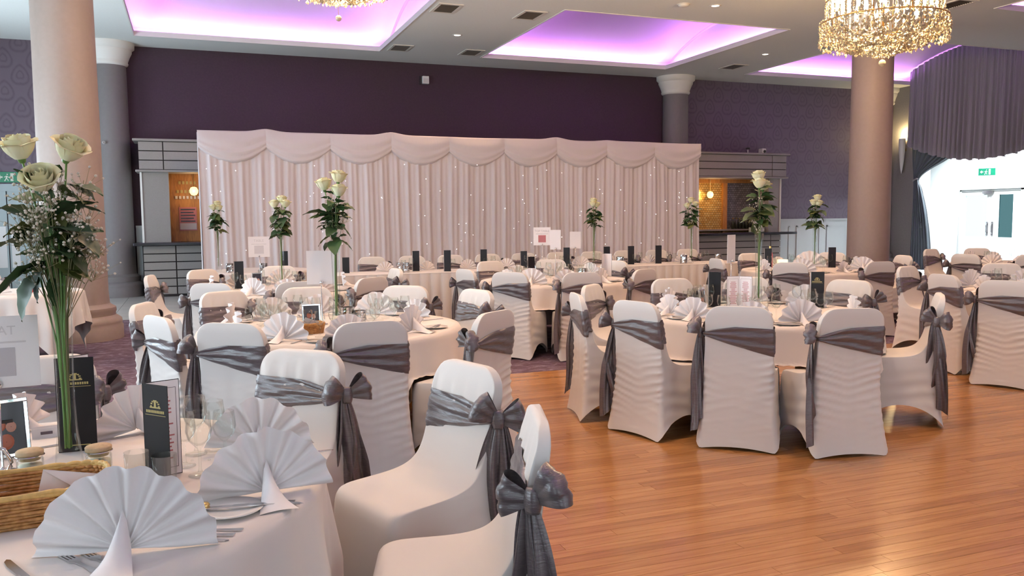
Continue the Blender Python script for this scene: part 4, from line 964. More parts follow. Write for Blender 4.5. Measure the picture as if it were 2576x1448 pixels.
KNIFE = [(-.008,-.105),(.008,-.105),(.007,-.02),(.006,-.005),(.011,.0),(.012,.06),(.008,.095),(.0,.108),(-.006,.10),(-.007,-.005)]
kn_me = blade([(-x, y) for x, y in KNIFE]).mesh('table_knife', 'steel')
def fork():
    g = blade([(-.010,-.095),(.010,-.095),(.008,-.04),(.004,.0),(.005,.03),(.012,.045),(.012,.058),(-.012,.058),(-.012,.045),(-.005,.03),(-.004,.0),(-.008,-.04)])
    for i in range(4): x = -.0105+.007*i; g.box(x-.0016, x+.0016, .058, .10, 0, .002)
    return g.mesh('table_fork', 'steel')
fk_me = fork()
def spoon():
    g = blade([(-.009,-.09),(.009,-.09),(.004,.0),(.004,.045),(-.004,.045),(-.004,.0)]); rows = []
    for i in range(7):
        a = PI*i/6; rows.append([(.018*math.sin(a)*math.cos(b)*1.0, .068-.028*math.cos(a), .004-.004*math.sin(a)*math.sin(b) + .004) for b in [PI*j/6 for j in range(7)]])
    return g.grid(rows).mesh('dessert_spoon', 'steel', smooth=False)
sp_me = spoon()
FLAT = {'table_knife': (kn_me, 'knife', 'table knife'), 'table_fork': (fk_me, 'fork', 'table fork'), 'dessert_spoon': (sp_me, 'spoon', 'dessert spoon')}
def cutlery(kind, x, y, rz, label, group, z=ZT):
    me, cat, _ = FLAT[kind]; return tag(obj(kind, me, loc=(x, y, z+.0005), rot=(0, 0, rz)), label, cat, group)
VPROF = [(.001, 0), (.042, .001), (.043, .006), (.036, .06), (.027, .14), (.024, .22), (.025, .32), (.028, .45), (.033, .56), (.038, .605), (.0365, .605), (.031, .56), (.026, .45), (.0232, .32), (.0222, .22), (.0252, .14), (.030, .075), (.001, .07)]
VASE = G().lathe(VPROF, 28).mesh('vase', 'clear_glass', smooth=True)
# roses -----------------------------------------------------------------
def petal(R, H, wd, curl, a, z):
    rows = []
    for i in range(7):
        u = i/6; rr = R*(.28+.74*math.sin(PI*(.06+.58*u))) + curl*R*max(0, u-.72)**2*4.5; zz = z + (H-z)*u**1.05 - curl*R*max(0, u-.7)**2*2.2; row = []
        for j in range(7):
            v = -1+2*j/6; th = v*wd*(.55+.45*math.sin(PI*min(1, .2+.65*u))); q = rr*(1-.06*v*v*(1-u) + .05*v*v*u)
            row.append((q*math.cos(a+th), q*math.sin(a+th), zz - .10*R*abs(v)**2.5*u + .012*R*math.sin(v*9+a*3)*u))
        rows.append(row)
    return rows
def rose_petals(seed, S=1.0):
    rng = random.Random(seed); out = []
    for n, R, H, wd, curl, z in ((2, .0065, .0560, 1.5, .0, .02), (3, .0125, .0560, 1.1, .15, .016), (4, .0195, .0555, .95, .2, .010), (5, .0265, .0535, .82, .45, .004), (6, .0330, .0490, .74, 1.0, .0)):
        for i in range(n): out.append(petal(R*S*rng.uniform(.95, 1.05), H*S*rng.uniform(.96, 1.04), wd, curl*rng.uniform(.7, 1.3), 2*PI*i/n+R*90+rng.uniform(-.15, .15), z*S))
    return out
PET = [[G().grid(r).mesh('petal', 'rose_petal', smooth=True) for r in rose_petals(s, 1.25)] for s in (1, 2, 3)]
def bloom_mesh(seed, S):
    g = G()
    for r in rose_petals(seed, S): g.grid(r)
    return g.mesh('bloom', 'rose_petal', smooth=True)
BLOOM = [bloom_mesh(s, 1.5) for s in (4, 5, 6)]
SEPAL = G().lathe([(.003, -.016), (.009, -.012), (.013, .0), (.016, .012)], 10).mesh('sepal', 'green_stem', smooth=True)
def leaf_mesh(Ln=.075, W=.026, bend=.25, fold=.22):
    rows = []
    for i in range(9):
        u = i/8; h = W*math.sin(PI*u**.8)**.8*(1-.1*u); row = []
        for j in range(5):
            v = -1+j/2; row.append((v*h, Ln*u, -bend*Ln*u*u + fold*abs(v)*h + .002*math.sin(u*20+j)))
        rows.append(row)
    return G().grid(rows).mesh('leaf', 'rose_leaf', smooth=True)
LEAF_ME = [leaf_mesh(), leaf_mesh(.09, .032, .4), leaf_mesh(.06, .024, .1, .35)]
def v_to_rot(d, roll=0.0):
    """euler turning +Y to direction d"""
    q = Vector(d).to_track_quat('Y', 'Z'); return (q @ Matrix.Rotation(roll, 3, 'Y').to_quaternion()).to_euler()
def rose(base, head, label, group, seed, leaves=6, near=False, lscale=1.0, tiltv=None):
    """base: foot of the stem in the vase, head: centre-bottom of the bloom"""
    rng = random.Random(seed); b, h = Vector(base), Vector(head)
    r = tag(empty('rose', b), label, 'rose', group); hd = h - b; n = 9; pts = []
    for i in range(n+1):
        t = i/n; p = hd*t; sw = t**3.0; p.x = hd.x*sw; p.y = hd.y*sw; pts.append(p)
    obj('stem', G().tube(pts, .0032, 6).mesh('stem', 'green_stem', smooth=True), r)
    up = (pts[-1]-pts[-2]).normalized(); up = (up*.6 + Vector((rng.uniform(-.25, .25), rng.uniform(-.3, .1), 1))*.6).normalized() if tiltv is None else Vector(tiltv).normalized()
    q = up.to_track_quat('Z', 'Y').to_euler()
    if near:
        bl = obj('bloom', SEPAL, r, hd, q)
        for me in PET[seed % 3]: obj('petal', me, bl)
    else:
        bl = obj('bloom', BLOOM[seed % 3], r, hd, q); obj('sepal', SEPAL, bl)
    for i in range(leaves):
        t = rng.uniform(.63, .93); k = int(t*n); p = pts[k] + (pts[min(k+1, n)]-pts[k])*(t*n-k); a = rng.uniform(0, 2*PI); d = Vector((math.cos(a), math.sin(a), rng.uniform(-.45, .5)))
        s = rng.uniform(.75, 1.15)*lscale; o = obj('leaf', LEAF_ME[rng.randrange(3)], r, p + d.normalized()*.018, v_to_rot(d, rng.uniform(-.5, .5)), s)
    return r
def gyp_mesh(seed, nst, spread, height, nb, rb=.0052):
    rng = random.Random(seed); st = G(); bl = G(); bmx = bmesh.new(); bmesh.ops.create_icosphere(bmx, subdivisions=1, radius=1); vs = [v.co.copy() for v in bmx.verts]; fs = [tuple(v.index for v in f.verts) for f in bmx.faces]; bmx.free()
    for i in range(nst):
        a = rng.uniform(0, 2*PI); R = spread*math.sqrt(rng.random()); top = Vector((R*math.cos(a), R*math.sin(a), height*rng.uniform(.72, 1.0))); base = Vector((0, 0, .0)); mid = Vector((top.x*.15, top.y*.15, .33*height/.6))
        st.tube([base, mid, top], .0011, 4)
        for b in range(nb):
            p = top + Vector((rng.gauss(0, .022), rng.gauss(0, .022), rng.gauss(0, .020))); st.tube([top - Vector((0, 0, .03)), p], .0006, 3, caps=False); r_ = rb*rng.uniform(.6, 1.15); bl.add([v*r_ + p for v in vs], fs)
    return st.mesh('gypsophila_stems', 'twig'), bl.mesh('blossoms', 'gypsophila_white', fix=False)
GYP = gyp_mesh(1, 12, .07, .80, 8, .0055); GYP_NEAR = gyp_mesh(2, 30, .10, .80, 12, .0048)
def bouquet(x, y, z, label, seed, k=1.0, near=False):
    """vase of roses standing at x, y"""
    rng = random.Random(seed)
    vs = tag(obj('flower_vase', VASE, loc=(x, y, z)), 'slender glass vase of roses ' + label, 'vase', 'tall glass vases')
    gz = z + .08
    gy = tag(empty('gypsophila', (x, y, gz)), "white baby's breath in the vase " + label, 'flower', "sprays of baby's breath")
    a, b = (GYP_NEAR if near else GYP); obj('stems', a, gy); o = obj('blossoms', b, gy); o['kind'] = 'stuff'
    return gz
def far_bouquet(x, y, z, where, seed, zt=1.02):
    gz = bouquet(x, y, z, where, seed); rng = random.Random(seed*7+1)
    nm = ('topmost', 'left', 'right')
    for i, (dx, dz) in enumerate(((.008, zt-.075), (-.040, zt-.125), (.042, zt-.14))):
        rt = RIGHT*(dx+rng.uniform(-.02, .02)); rose((x+rng.uniform(-.008, .008), y+rng.uniform(-.008, .008), gz), (x+rt.x, y+rt.y+rng.uniform(-.04, .04), z+dz+rng.uniform(-.02, .02)), f'cream rose, {nm[i]} of three, in the vase {where}', 'cream roses', seed*3+i, leaves=16, lscale=1.55)
# cards, frames, menus ----------------------------------------------------
def bars(parent, name, x0, x1, z0, z1, n, y, mat, seed=0, fill=.42, side=1):
    rng = random.Random(seed)
    for i in range(n):
        zc = z1 - (z1-z0)*(i+.5)/n; hw = (z1-z0)/n*fill/2; s = rng.uniform(.45, 1.0); xm = (x0+x1)/2; wd = (x1-x0)/2*s
        obj(name, gb(xm-wd, xm+wd, min(y, y+.0006*side), max(y, y+.0006*side), zc-hw, zc+hw).mesh(name, mat), parent)
def menu(x, y, rz, label, group, h=.30, w_=.105, ang=50, near=False, z=ZT):
    """folded black menu standing like a book; the front cover turns towards local -Y"""
    r = tag(empty('menu_card', (x, y, z), rz), label, 'menu', group); t = .0016; a = math.radians(ang)
    cov = obj('front_cover', gb(0, w_, -t, 0, 0, h).mesh('front_cover', 'menu_black'), r, rot=(0, 0, PI+a/2)); bk = obj('back_cover', gb(0, w_, 0, t, 0, h).mesh('back_cover', 'menu_black'), r, rot=(0, 0, PI-a/2))
    cov.rotation_euler = (0, 0, a/2+PI*0); bk.rotation_euler = (0, 0, -a/2)
    # front cover spans +X rotated up by a/2: its outside is +Y side; inside face of the back cover carries the printed page
    obj('inner_page', gb(.002, w_-.002, t, t+.0008, .002, h-.002).mesh('inner_page', 'paper_white'), bk)
    obj('inner_page', gb(.002, w_-.002, -t-.0008, -t, .002, h-.002).mesh('inner_page', 'paper_white'), cov)
    return r, cov, bk
def menu_front(par, w_, h, y, sgn):
    """gold emblem and line on a cover face at local y"""
    em = G(); y0, y1 = sorted((y, y+sgn*.0007)); cx = w_*.5; z = h*.76
    for i in range(8):
        a = PI*i/7; em.box(cx+.016*math.cos(a)-.0035, cx+.016*math.cos(a)+.0035, y0, y1, z+.006+.016*math.sin(a)-.002, z+.006+.016*math.sin(a)+.002)
    em.box(cx-.022, cx+.022, y0, y1, z, z+.004); em.box(cx-.004, cx+.004, y0, y1, z+.004, z+.02)
    obj('emblem', em.mesh('emblem', 'gold_print'), par)
    ln = G()
    for i in range(12): ln.box(w_*.14+w_*.72*i/12, w_*.14+w_*.72*(i+.7)/12, y0, y1, z-.014, z-.006)
    obj('lettering', ln.mesh('lettering', 'gold_print'), par); obj('gold_rule', gb(w_*.1, w_*.9, y0, y1, z-.021, z-.0195).mesh('gold_rule', 'gold_print'), par)
def page_print(par, w_, h, y, sgn):
    y0, y1 = sorted((y, y+sgn*.0006)); f = G(); a, b, c, d = w_*.1, w_*.9, h*.08, h*.92; t = .0012
    f.box(a, b, y0, y1, c, c+t); f.box(a, b, y0, y1, d-t, d); f.box(a, a+t, y0, y1, c, d); f.box(b-t, b, y0, y1, c, d); obj('border_line', f.mesh('border_line', 'print_dark'), par)
    bars(par, 'text_line', w_*.18, w_*.82, h*.16, h*.84, 17, y, 'print_red', 3, .38, sgn)
def photo_frame(x, y, rz, label, w_=.11, h=.16, pic='photo_orange', z=ZT):
    r = tag(empty('photo_frame', (x, y, z), rz), label, 'photo frame'); e = .012; ti = -.14
    f = G(); f.box(-w_/2, w_/2, -.006, .006, 0, e); f.box(-w_/2, w_/2, -.006, .006, h-e, h); f.box(-w_/2, -w_/2+e, -.006, .006, e, h-e); f.box(w_/2-e, w_/2, -.006, .006, e, h-e)
    fr = obj('frame', f.mesh('frame', 'silver'), r, (0, 0, .001), (ti, 0, 0)); bevel(fr, .002)
    pc = obj('photograph', gb(-w_/2+e, w_/2-e, -.001, .003, e, h-e).mesh('photograph', 'photo_dark'), r, (0, 0, .001), (ti, 0, 0))
    for i, (px, pz, s, mtl) in enumerate(((-.016, h*.56, .016, pic), (.014, h*.52, .015, 'photo_skin'), (-.002, h*.27, .022, pic))):
        obj('figure', G().lathe([(.001, .0008), (s*.7, .0008), (s, 0)], 14).mesh('figure', mtl), pc, (px, -.0012, pz), (PI/2, 0, 0), (1, 1.15, 1))
    obj('strut', gb(-.02, .02, 0, .003, 0, h*.7).mesh('strut', 'black_plastic'), r, (0, .062, .001), (.42, 0, 0))
    return r
def table_sign(x, y, rz, label, w_=.21, h=.21, zc=.30, title=None, mirrored=False, z=ZT, pic='print_grey', pal='print_pale'):
    r = tag(empty('table_sign', (x, y, z), rz), label, 'table sign')
    obj('stand', G().lathe([(.001, 0), (.038, .001), (.038, .006), (.008, .012), (.004, .02), (.0035, zc-h/2+.01), (.001, zc-h/2+.012)], 16).mesh('stand', 'silver', smooth=True), r)
    obj('clip', G().lathe([(.001, -.014), (.010, -.010), (.014, 0), (.010, .010), (.001, .014)], 12).mesh('clip', 'silver', smooth=True), r, (0, -.008, zc-h/2+.012))
    cd = obj('card', gb(-w_/2, w_/2, -.0012, .0012, zc-h/2, zc+h/2).mesh('card', 'paper_white'), r)
    if title:
        cu = bpy.data.curves.new('title', 'FONT'); cu.body = title; cu.size = w_*.17; cu.align_x = 'CENTER'; cu.extrude = .0002; cu.materials.append(MATS[pal])
        o = bpy.data.objects.new('title', cu); COL.objects.link(o); me = bpy.data.meshes.new_from_object(o.evaluated_get(bpy.context.evaluated_depsgraph_get())); bpy.data.objects.remove(o)
        if not me.materials: me.materials.append(MATS[pal])
        o = obj('title', me, cd, (0, -.0016, zc+h*.24), (PI/2, 0, 0), (-1 if mirrored else 1, 1, 1))
        bars(cd, 'text_line', -w_*.36, w_*.36, zc+h*.11, zc+h*.16, 1, -.0013, pal, 2, .5, -1)
        obj('picture', gb(-w_*.22, w_*.22, -.002, -.0013, zc-h*.34, zc+h*.06).mesh('picture', pic), cd)
    return r
def mirror_votive(x, y, label, s=1.0, z=ZT, seed=0):
    rng = random.Random(seed); r = tag(empty('mirror_votive', (x, y, z), rng.uniform(0, 3)), label, 'candle holder', 'mirrored mosaic candle holders'); g = G(); n = 14; R = .045*s; H = .11*s; m_ = 6
    for i in range(n):
        for j in range(m_):
            a0, a1 = 2*PI*(i+.04)/n, 2*PI*(i+.96)/n; z0, z1 = H*(j+.04)/m_, H*(j+.96)/m_; q = lambda: R + rng.uniform(-.0016, .0016)
            g.add([(q()*math.cos(a0), R*math.sin(a0), z0), (q()*math.cos(a1), q()*math.sin(a1), z0), (q()*math.cos(a1), q()*math.sin(a1), z1), (q()*math.cos(a0), q()*math.sin(a0), z1)], [(0, 1, 2, 3)])
    obj('mirror_facets', g.mesh('mirror_facets', 'silver', fix=False), r)
    obj('cup', G().lathe([(.001, 0), (R*.94, .0005), (R*.94, H*.99), (R*.88, H*.99), (R*.86, .01), (.001, .009)], 20).mesh('cup', 'black_plastic', smooth=True), r)
    obj('candle', G().lathe([(.001, .012), (R*.7, .012), (R*.7, H*.5), (.001, H*.5)], 14).mesh('candle', 'candle_wax'), r)
def lidded_jar(x, y, label):
    r = tag(empty('lidded_jar', (x, y, ZT)), label, 'jar', 'glass jars with cork lids')
    obj('glass', G().lathe([(.001, 0), (.034, .001), (.037, .006), (.037, .045), (.031, .055), (.0295, .055), (.0352, .044), (.0352, .009), (.001, .006)], 24).mesh('glass', 'clear_glass', smooth=True), r)
    obj('lid', G().lathe([(.028, .044), (.030, .056), (.037, .057), (.038, .070), (.034, .074), (.001, .075)], 24).mesh('lid', 'cork_lid', smooth=True), r)
    obj('wire', G().tube([(.0385*math.cos(2*PI*i/24), .0385*math.sin(2*PI*i/24), .0575) for i in range(25)], .0016, 5, caps=False).mesh('wire', 'steel'), r)
    obj('sweets', G().lathe([(.001, .007), (.033, .008), (.033, .03), (.001, .033)], 14).mesh('sweets', 'candle_wax', smooth=True), r)
def basket(x, y, rz, label, a=.20, b=.115, h=.075, rim='wicker_yellow'):
    """rectangular wicker basket, strands woven round stakes"""
    r = tag(empty('wicker_basket', (x, y, ZT), rz), label, 'basket'); n = 64; rows_n = 9
    def at(t, k=1.0):
        ang = 2*PI*t; c, s = math.cos(ang), math.sin(ang); e = .45
        return Vector((a*k*math.copysign(abs(c)**e, c), b*k*math.copysign(abs(s)**e, s), 0))
    for i in range(rows_n):
        zc = h*(i+.5)/rows_n; k = .88 + .12*zc/h; pts = []
        for j in range(n*2+1):
            t = j/(n*2); p = at(t, k); off = .0035*math.sin(t*2*PI*n/2 + PI*i); nrm = Vector((p.x/a/a, p.y/b/b, 0)).normalized(); pts.append(p + nrm*off + Vector((0, 0, zc)))
        obj('woven_strand', G().tube(pts, h/rows_n*.62, 5, caps=False).mesh('woven_strand', 'wicker', smooth=True), r)
    sk = G()
    for j in range(n//2):
        t = (j+.5)/(n//2); sk.tube([at(t, .885)+Vector((0, 0, .002)), at(t, 1.0)+Vector((0, 0, h))], .003, 5)
    obj('stakes', sk.mesh('stakes', 'wicker'), r); rm = G()
    for ph in (0, PI):
        rm.tube([at(j/160, 1.01)+Vector((0, 0, h+.004+.004*math.sin(j*.55+ph))) for j in range(161)], .0065, 6, caps=False)
    obj('braided_rim', rm.mesh('braided_rim', rim, smooth=True), r)
    obj('base', G().grid([[tuple(at(t/40, .87)+Vector((0, 0, z))) for t in range(40)] for z in (.002, .008)], closed_u=True, cap0=True, cap1=True).mesh('base', 'wicker'), r)
    return r
# ------------------------------------------------------------------ foreground table, item by item
def face_cam(x, y, off=0.0): return math.atan2(-x, y) + off
W1 = 'on the foreground table'
napkin(-.165, 2.03, face_cam(-.165, 2.03, -.25), 'largest folded white napkin fan, front of the foreground table', 'fan napkins on the foreground table', 2, 1.06)
napkin(.165, 2.33, face_cam(.165, 2.33, .2), 'napkin fan at the right edge of the foreground table', 'fan napkins on the foreground table', 0, 1.0)
napkin(.185, 2.80, face_cam(.185, 2.80, -.15), 'napkin fan behind the right-edge fan on the foreground table', 'fan napkins on the foreground table', 1, 1.0)
napkin(-.21, 3.22, face_cam(-.21, 3.22, .7), 'napkin fan half hidden behind the open black menu', 'fan napkins on the foreground table', 2, .9)
napkin(-.60, 3.40, face_cam(-.60, 3.38, 1.0), 'napkin fan lying low behind the silver frame at left edge', 'fan napkins on the foreground table', 1, .8)
gz = bouquet(-.365, 2.75, ZT, 'of the big roses at the left edge', 21, near=True)
def nb(dx, z, dy=0.0):
    p = Vector((-.365, 2.75, 0)) + RIGHT*(dx+.04) + Vector((0, dy, 0)); return (p.x, p.y, z)
rose((-.372, 2.745, gz), nb(-.135, 1.685, .02), 'big cream rose, upper left of the three at far left', 'big cream roses at the left edge', 1, 5, True, 1.25, (-.15, -.25, 1))
rose((-.358, 2.755, gz), nb(-.008, 1.685, .05), 'big cream rose, upper right of the three at far left', 'big cream roses at the left edge', 2, 6, True, 1.3, (.45, -.45, 1))
rose((-.362, 2.742, gz), nb(-.068, 1.595, -.04), 'big cream rose, lowest and nearest of the three at far left', 'big cream roses at the left edge', 3, 7, True, 1.3, (-.05, -.75, .8))
gy2 = tag(empty('gypsophila', nb(-.05, gz-.0), .9), "second spray of baby's breath among the big left roses", 'flower'); obj('stems', GYP_NEAR[0], gy2, scale=(1.0, 1.0, .88)); o = obj('blossoms', GYP_NEAR[1], gy2, scale=(1.0, 1.0, .88)); o['kind'] = 'stuff'
gy2.location = (-.362, 2.752, gz)
fo = tag(empty('rose_foliage', (-.366, 2.752, gz)), 'leafy dark green stems below the big left roses', 'foliage'); fg = G()
for i, (dx, z, ln, dirx, dirz) in enumerate(((-.06, 1.445, 1.5, -1, .05), (-.03, 1.385, 1.45, -1, -.30), (.035, 1.405, 1.15, 1, .05), (.02, 1.365, .9, 1, -.2), (-.02, 1.50, 1.2, .55, .5), (.01, 1.52, 1.15, .8, .55), (-.01, 1.46, 1.35, .7, .2), (-.055, 1.35, 1.2, -.6, -.7), (-.02, 1.34, 1.1, .1, -.8), (0, 1.43, 1.2, -.2, .6), (-.04, 1.47, 1.2, -.4, .5), (.0, 1.40, 1.3, .35, -.3), (-.045, 1.41, 1.2, -.5, .1), (-.01, 1.55, 1.1, -.3, .7), (-.03, 1.43, 1.3, .3, .3), (-.05, 1.52, 1.25, -.9, .35), (.02, 1.47, 1.3, 1, -.1), (-.06, 1.49, 1.2, -.7, -.2), (.01, 1.44, 1.3, .6, -.5), (-.02, 1.56, 1.2, -.5, .2), (.0, 1.49, 1.3, .2, -.7), (-.03, 1.39, 1.3, -.3, -.6), (.015, 1.58, 1.1, .7, .1), (-.04, 1.55, 1.1, -.2, -.5), (-.01, 1.42, 1.4, .05, .2), (.02, 1.53, 1.2, -.1, -.3), (-.015, 1.37, 1.2, .5, -.1))):
    p = RIGHT*dx + Vector((0, random.Random(i).uniform(-.05, .05), z-gz)); d = RIGHT*dirx + Vector((0, random.Random(i+50).uniform(-.5, .3), dirz))
    obj('leaf', LEAF_ME[i % 3], fo, p, v_to_rot(d, random.Random(i+9).uniform(-.6, .6)), ln*1.25); fg.tube([(0, 0, 0), (p.x*.3, p.y*.3, (z-gz)*.6), p], .003, 5)
obj('stems', fg.mesh('stems', 'green_stem', smooth=True), fo)
r, cov, bk = menu(-.150, 2.60, face_cam(-.1, 2.55, -.28), 'open black menu with printed white page, centre of the foreground table', 'black menus', .285, .105, 70)
menu_front(bk, .105, .285, 0, -1); page_print(cov, .105, .285, -.0024, -1)
r, cov, bk = menu(-.43, 3.02, face_cam(-.35, 3.05, .18), 'tall black menu standing behind the big rose vase', 'black menus', .31, .115, 40)
menu_front(bk, .115, .31, 0, -1); obj('gold_rule', gb(.02, .095, -.0007, 0, .02, .023).mesh('gold_rule', 'gold_print'), bk)
table_sign(-.555, 2.84, face_cam(-.555, 2.84, -.12), 'white table sign seen from behind at the left edge', .225, .215, .365, 'TABLE', True)
photo_frame(-.572, 3.02, face_cam(-.57, 3.0, .2), 'silver photo frame cut by the left edge on the foreground table', .13, .185, 'photo_orange')
lidded_jar(-.475, 2.795, 'glass jar with cork lid left of the big rose vase'); lidded_jar(-.288, 2.77, 'glass jar with cork lid right of the big rose vase')
bk_ = basket(-.435, 2.40, face_cam(-.43, 2.4, -.06), 'large wicker basket at the bottom left corner', .205, .125, .08)
env = tag(empty('envelope', (-.335, 2.41, ZT+.012), .1), 'white envelope standing in the large wicker basket', 'envelope')
obj('sheet', G().add([(-.07, -.03, 0), (.11, .01, .02), (.085, .02, .065), (-.045, -.015, .105)], [(0, 1, 2, 3)]).add([(-.07, -.028, 0), (.11, .012, .02), (.085, .022, .065), (-.045, -.013, .105)], [(3, 2, 1, 0)]).mesh('sheet', 'paper_white'), env)
obj('flap', G().add([(-.045, -.0165, .104), (.085, .0185, .064), (.02, -.012, .05)], [(0, 1, 2)]).mesh('flap', 'napkin'), env)
hk = tag(empty('basket_handle_jug', (-.585, 2.72, ZT)), 'small glass jug with steel handle cut by the left edge', 'jug')
obj('body', G().lathe([(.001, 0), (.04, .001), (.043, .006), (.043, .07), (.0415, .07), (.0415, .01), (.001, .008)], 20).mesh('body', 'clear_glass', smooth=True), hk)
obj('handle', G().tube([(.043+.032*math.sin(PI*i/10)*1.0, 0, .012+.095*i/10) for i in range(8)]+[(.06, 0, .10), (.043, 0, .105)], .006, 8).mesh('handle', 'steel', smooth=True), hk)
for x, y, lb in ((-.170, 2.555, 'left of the two tumblers before the open menu'), (-.095, 2.49, 'right of the two tumblers before the open menu')): tag(obj('tumbler', TU, loc=(x, y, ZT)), 'short glass tumbler, ' + lb, 'glass', 'tumblers on the foreground table')
for i, (x, y, v, lb) in enumerate(((-.002, 2.585, 1, 'stemmed wine glass right of the open menu, nearest'), (-.012, 2.83, 1, 'stemmed wine glass behind the nearest wine glass'), (.045, 2.86, 0, 'wide-mouthed wine glass at the far rim of the foreground table'), (.072, 2.69, 0, 'wine glass touching the napkin fans of the foreground table'), (-.045, 2.70, 0, 'wine glass half behind the open menu page'))):
    tag(obj('wine_glass', WG[v], loc=(x, y, ZT)), lb, 'wine glass', 'wine glasses on the foreground table')
tag(obj('side_plate', PL, loc=(.065, 2.225, ZT)), 'white side plate with a knife across it, right of the big napkin fan', 'plate')
cutlery('table_knife', .075, 2.225, -1.75, 'butter knife lying across the side plate', 'cutlery on the foreground table', ZT+.0125)
bt = tag(obj('butter_portion', G().lathe([(.001, 0), (.013, .001), (.014, .008), (.010, .013), (.001, .014)], 14).mesh('butter_portion', 'gold_brass', smooth=True), loc=(.005, 2.25, ZT+.0115)), 'gold foil butter portion on the side plate', 'butter')
GC = 'cutlery on the foreground table'
for i, (k, x, y, rz, lb) in enumerate((('table_knife', -.045, 2.06, -1.95, 'knife, front of three handles under the big napkin fan'), ('table_fork', -.02, 2.085, 1.2, 'fork, middle of three handles beside the big napkin fan'), ('dessert_spoon', .005, 2.11, 1.2, 'spoon, back of three handles beside the side plate'),
        ('table_fork', -.245, 1.985, .55, 'fork sticking out left below the big napkin fan'), ('table_fork', -.205, 1.985, .50, 'fork beside it under the front edge of the big napkin fan'), ('dessert_spoon', -.005, 2.40, -1.2, 'spoon left of the right-edge napkin fan'), ('table_fork', .135, 2.27, -1.9, 'fork in front of the right-edge napkin fan'), ('table_knife', .15, 2.255, -1.95, 'knife in front of the right-edge napkin fan'),
        ('table_knife', -.365, 1.99, .45, 'knife with brown reflection at the bottom left corner'), ('table_fork', -.345, 3.22, -.9, 'fork behind the tall black menu near the half-hidden napkin'), ('table_knife', -.30, 3.14, -1.3, 'knife beside the half-hidden napkin fan'), ('dessert_spoon', -.53, 3.10, 1.9, 'spoon between the silver frame and the big vase'), ('table_knife', .30, 2.69, -1.4, 'knife at the far right rim behind the napkin fans'), ('dessert_spoon', .06, 2.60, -.6, 'spoon between the wine glasses and right napkin fans'))):
    cutlery(k, x, y, rz, lb, GC)
nc = tag(empty('place_card', (-.50, 3.27, ZT), face_cam(-.5, 3.27)), 'small white place card behind the big rose vase', 'card')
obj('front', gb(-.045, .045, -.018, -.017, 0, .035).mesh('front', 'paper_white'), nc, rot=(0, 0, 0)); obj('back', gb(-.045, .045, .017, .018, 0, .035).mesh('back', 'paper_white'), nc); bars(nc, 'lettering', -.035, .035, .008, .028, 1, -.0182, 'print_dark', 1, .5, -1)
rng = random.Random(12); gm = G().lathe([(.001, 0), (.004, .001), (.0045, .003), (.003, .006), (.001, .0065)], 8).mesh('table_gem', 'clear_glass', smooth=True)
for i in range(26):
    a = rng.uniform(0, 2*PI); q = rng.uniform(.1, .55); x, y = -.28+q*math.cos(a)*.7, 2.62+q*math.sin(a)*.7
    if math.hypot(x-T1[0], y-T1[1]) < .8: tag(obj('table_gem', gm, loc=(x, y, ZT)), 'tiny clear scatter gem on the foreground tablecloth', 'gem', 'scatter gems on the foreground tablecloth')

# ------------------------------------------------------------------ other tables: settings by seat
def seats_of(t): return [math.atan2(y-t[1], x-t[0]) for x, y, tt, lb, g in CH_LIST if tt is t]
ORD = ['first', 'second', 'third', 'fourth', 'fifth', 'sixth', 'seventh', 'eighth', 'ninth']
def settings(t, R, where, seed, detail=2):
    """place settings; places are counted clockwise from the one nearest the camera"""
    rng = random.Random(seed); gN, gG, gP, gC = (f'{n} on the {where}' for n in ('fan napkins', 'wine glasses', 'side plates', 'cutlery'))
    a0 = math.atan2(-t[1], -t[0]); seats = sorted(seats_of(t), key=lambda a: (a0+.35-a) % (2*PI))
    for i, a in enumerate(seats):
        c, s = math.cos(a), math.sin(a); tx, ty = -s, c; pl = f'{ORD[i]} place clockwise from the front, {where}'
        def P(r, q): return t[0]+c*r+tx*q, t[1]+s*r+ty*q
        x, y = P(R-.21, rng.uniform(-.03, .03)); napkin(x, y, a+PI/2+rng.uniform(-.35, .35), 'white fan napkin, ' + pl, gN, rng.randrange(3), rng.uniform(.85, 1.0))
        for k, (r_, q, nm) in enumerate(((R-.40, -.16, 'outer'), (R-.44, -.075, 'middle'), (R-.50, -.20, 'inner'))[:detail+1]):
            x, y = P(r_+rng.uniform(-.03, .03), q+rng.uniform(-.02, .02)); tag(obj('wine_glass', WG[(i+k) % 2], loc=(x, y, ZT)), f'{nm} wine glass, ' + pl, 'wine glass', gG)
        if detail > 0:
            x, y = P(R-.20, .27); tag(obj('side_plate', PL, loc=(x, y, ZT)), 'white side plate, ' + pl, 'plate', gP); cutlery('table_knife', x, y, a+.3, 'butter knife on side plate, ' + pl, gC, ZT+.0125)
            x, y = P(R-.19, .135); cutlery('table_fork', x, y, a+PI/2, 'table fork, ' + pl, gC); x, y = P(R-.19, -.19); cutlery('table_knife', x, y, a+PI/2, 'table knife, ' + pl, gC)
settings(T2, .91, WHERE['T2'], 1); settings(T5, .91, WHERE['T5'], 2); settings(T4, .91, WHERE['T4'], 3); settings(T3, .91, WHERE['T3'], 4, 1); settings(T6, .91, WHERE['T6'], 5, 1); settings(T7, .91, WHERE['T7'], 6, 1); settings(T8, .91, WHERE['T8'], 7, 0)
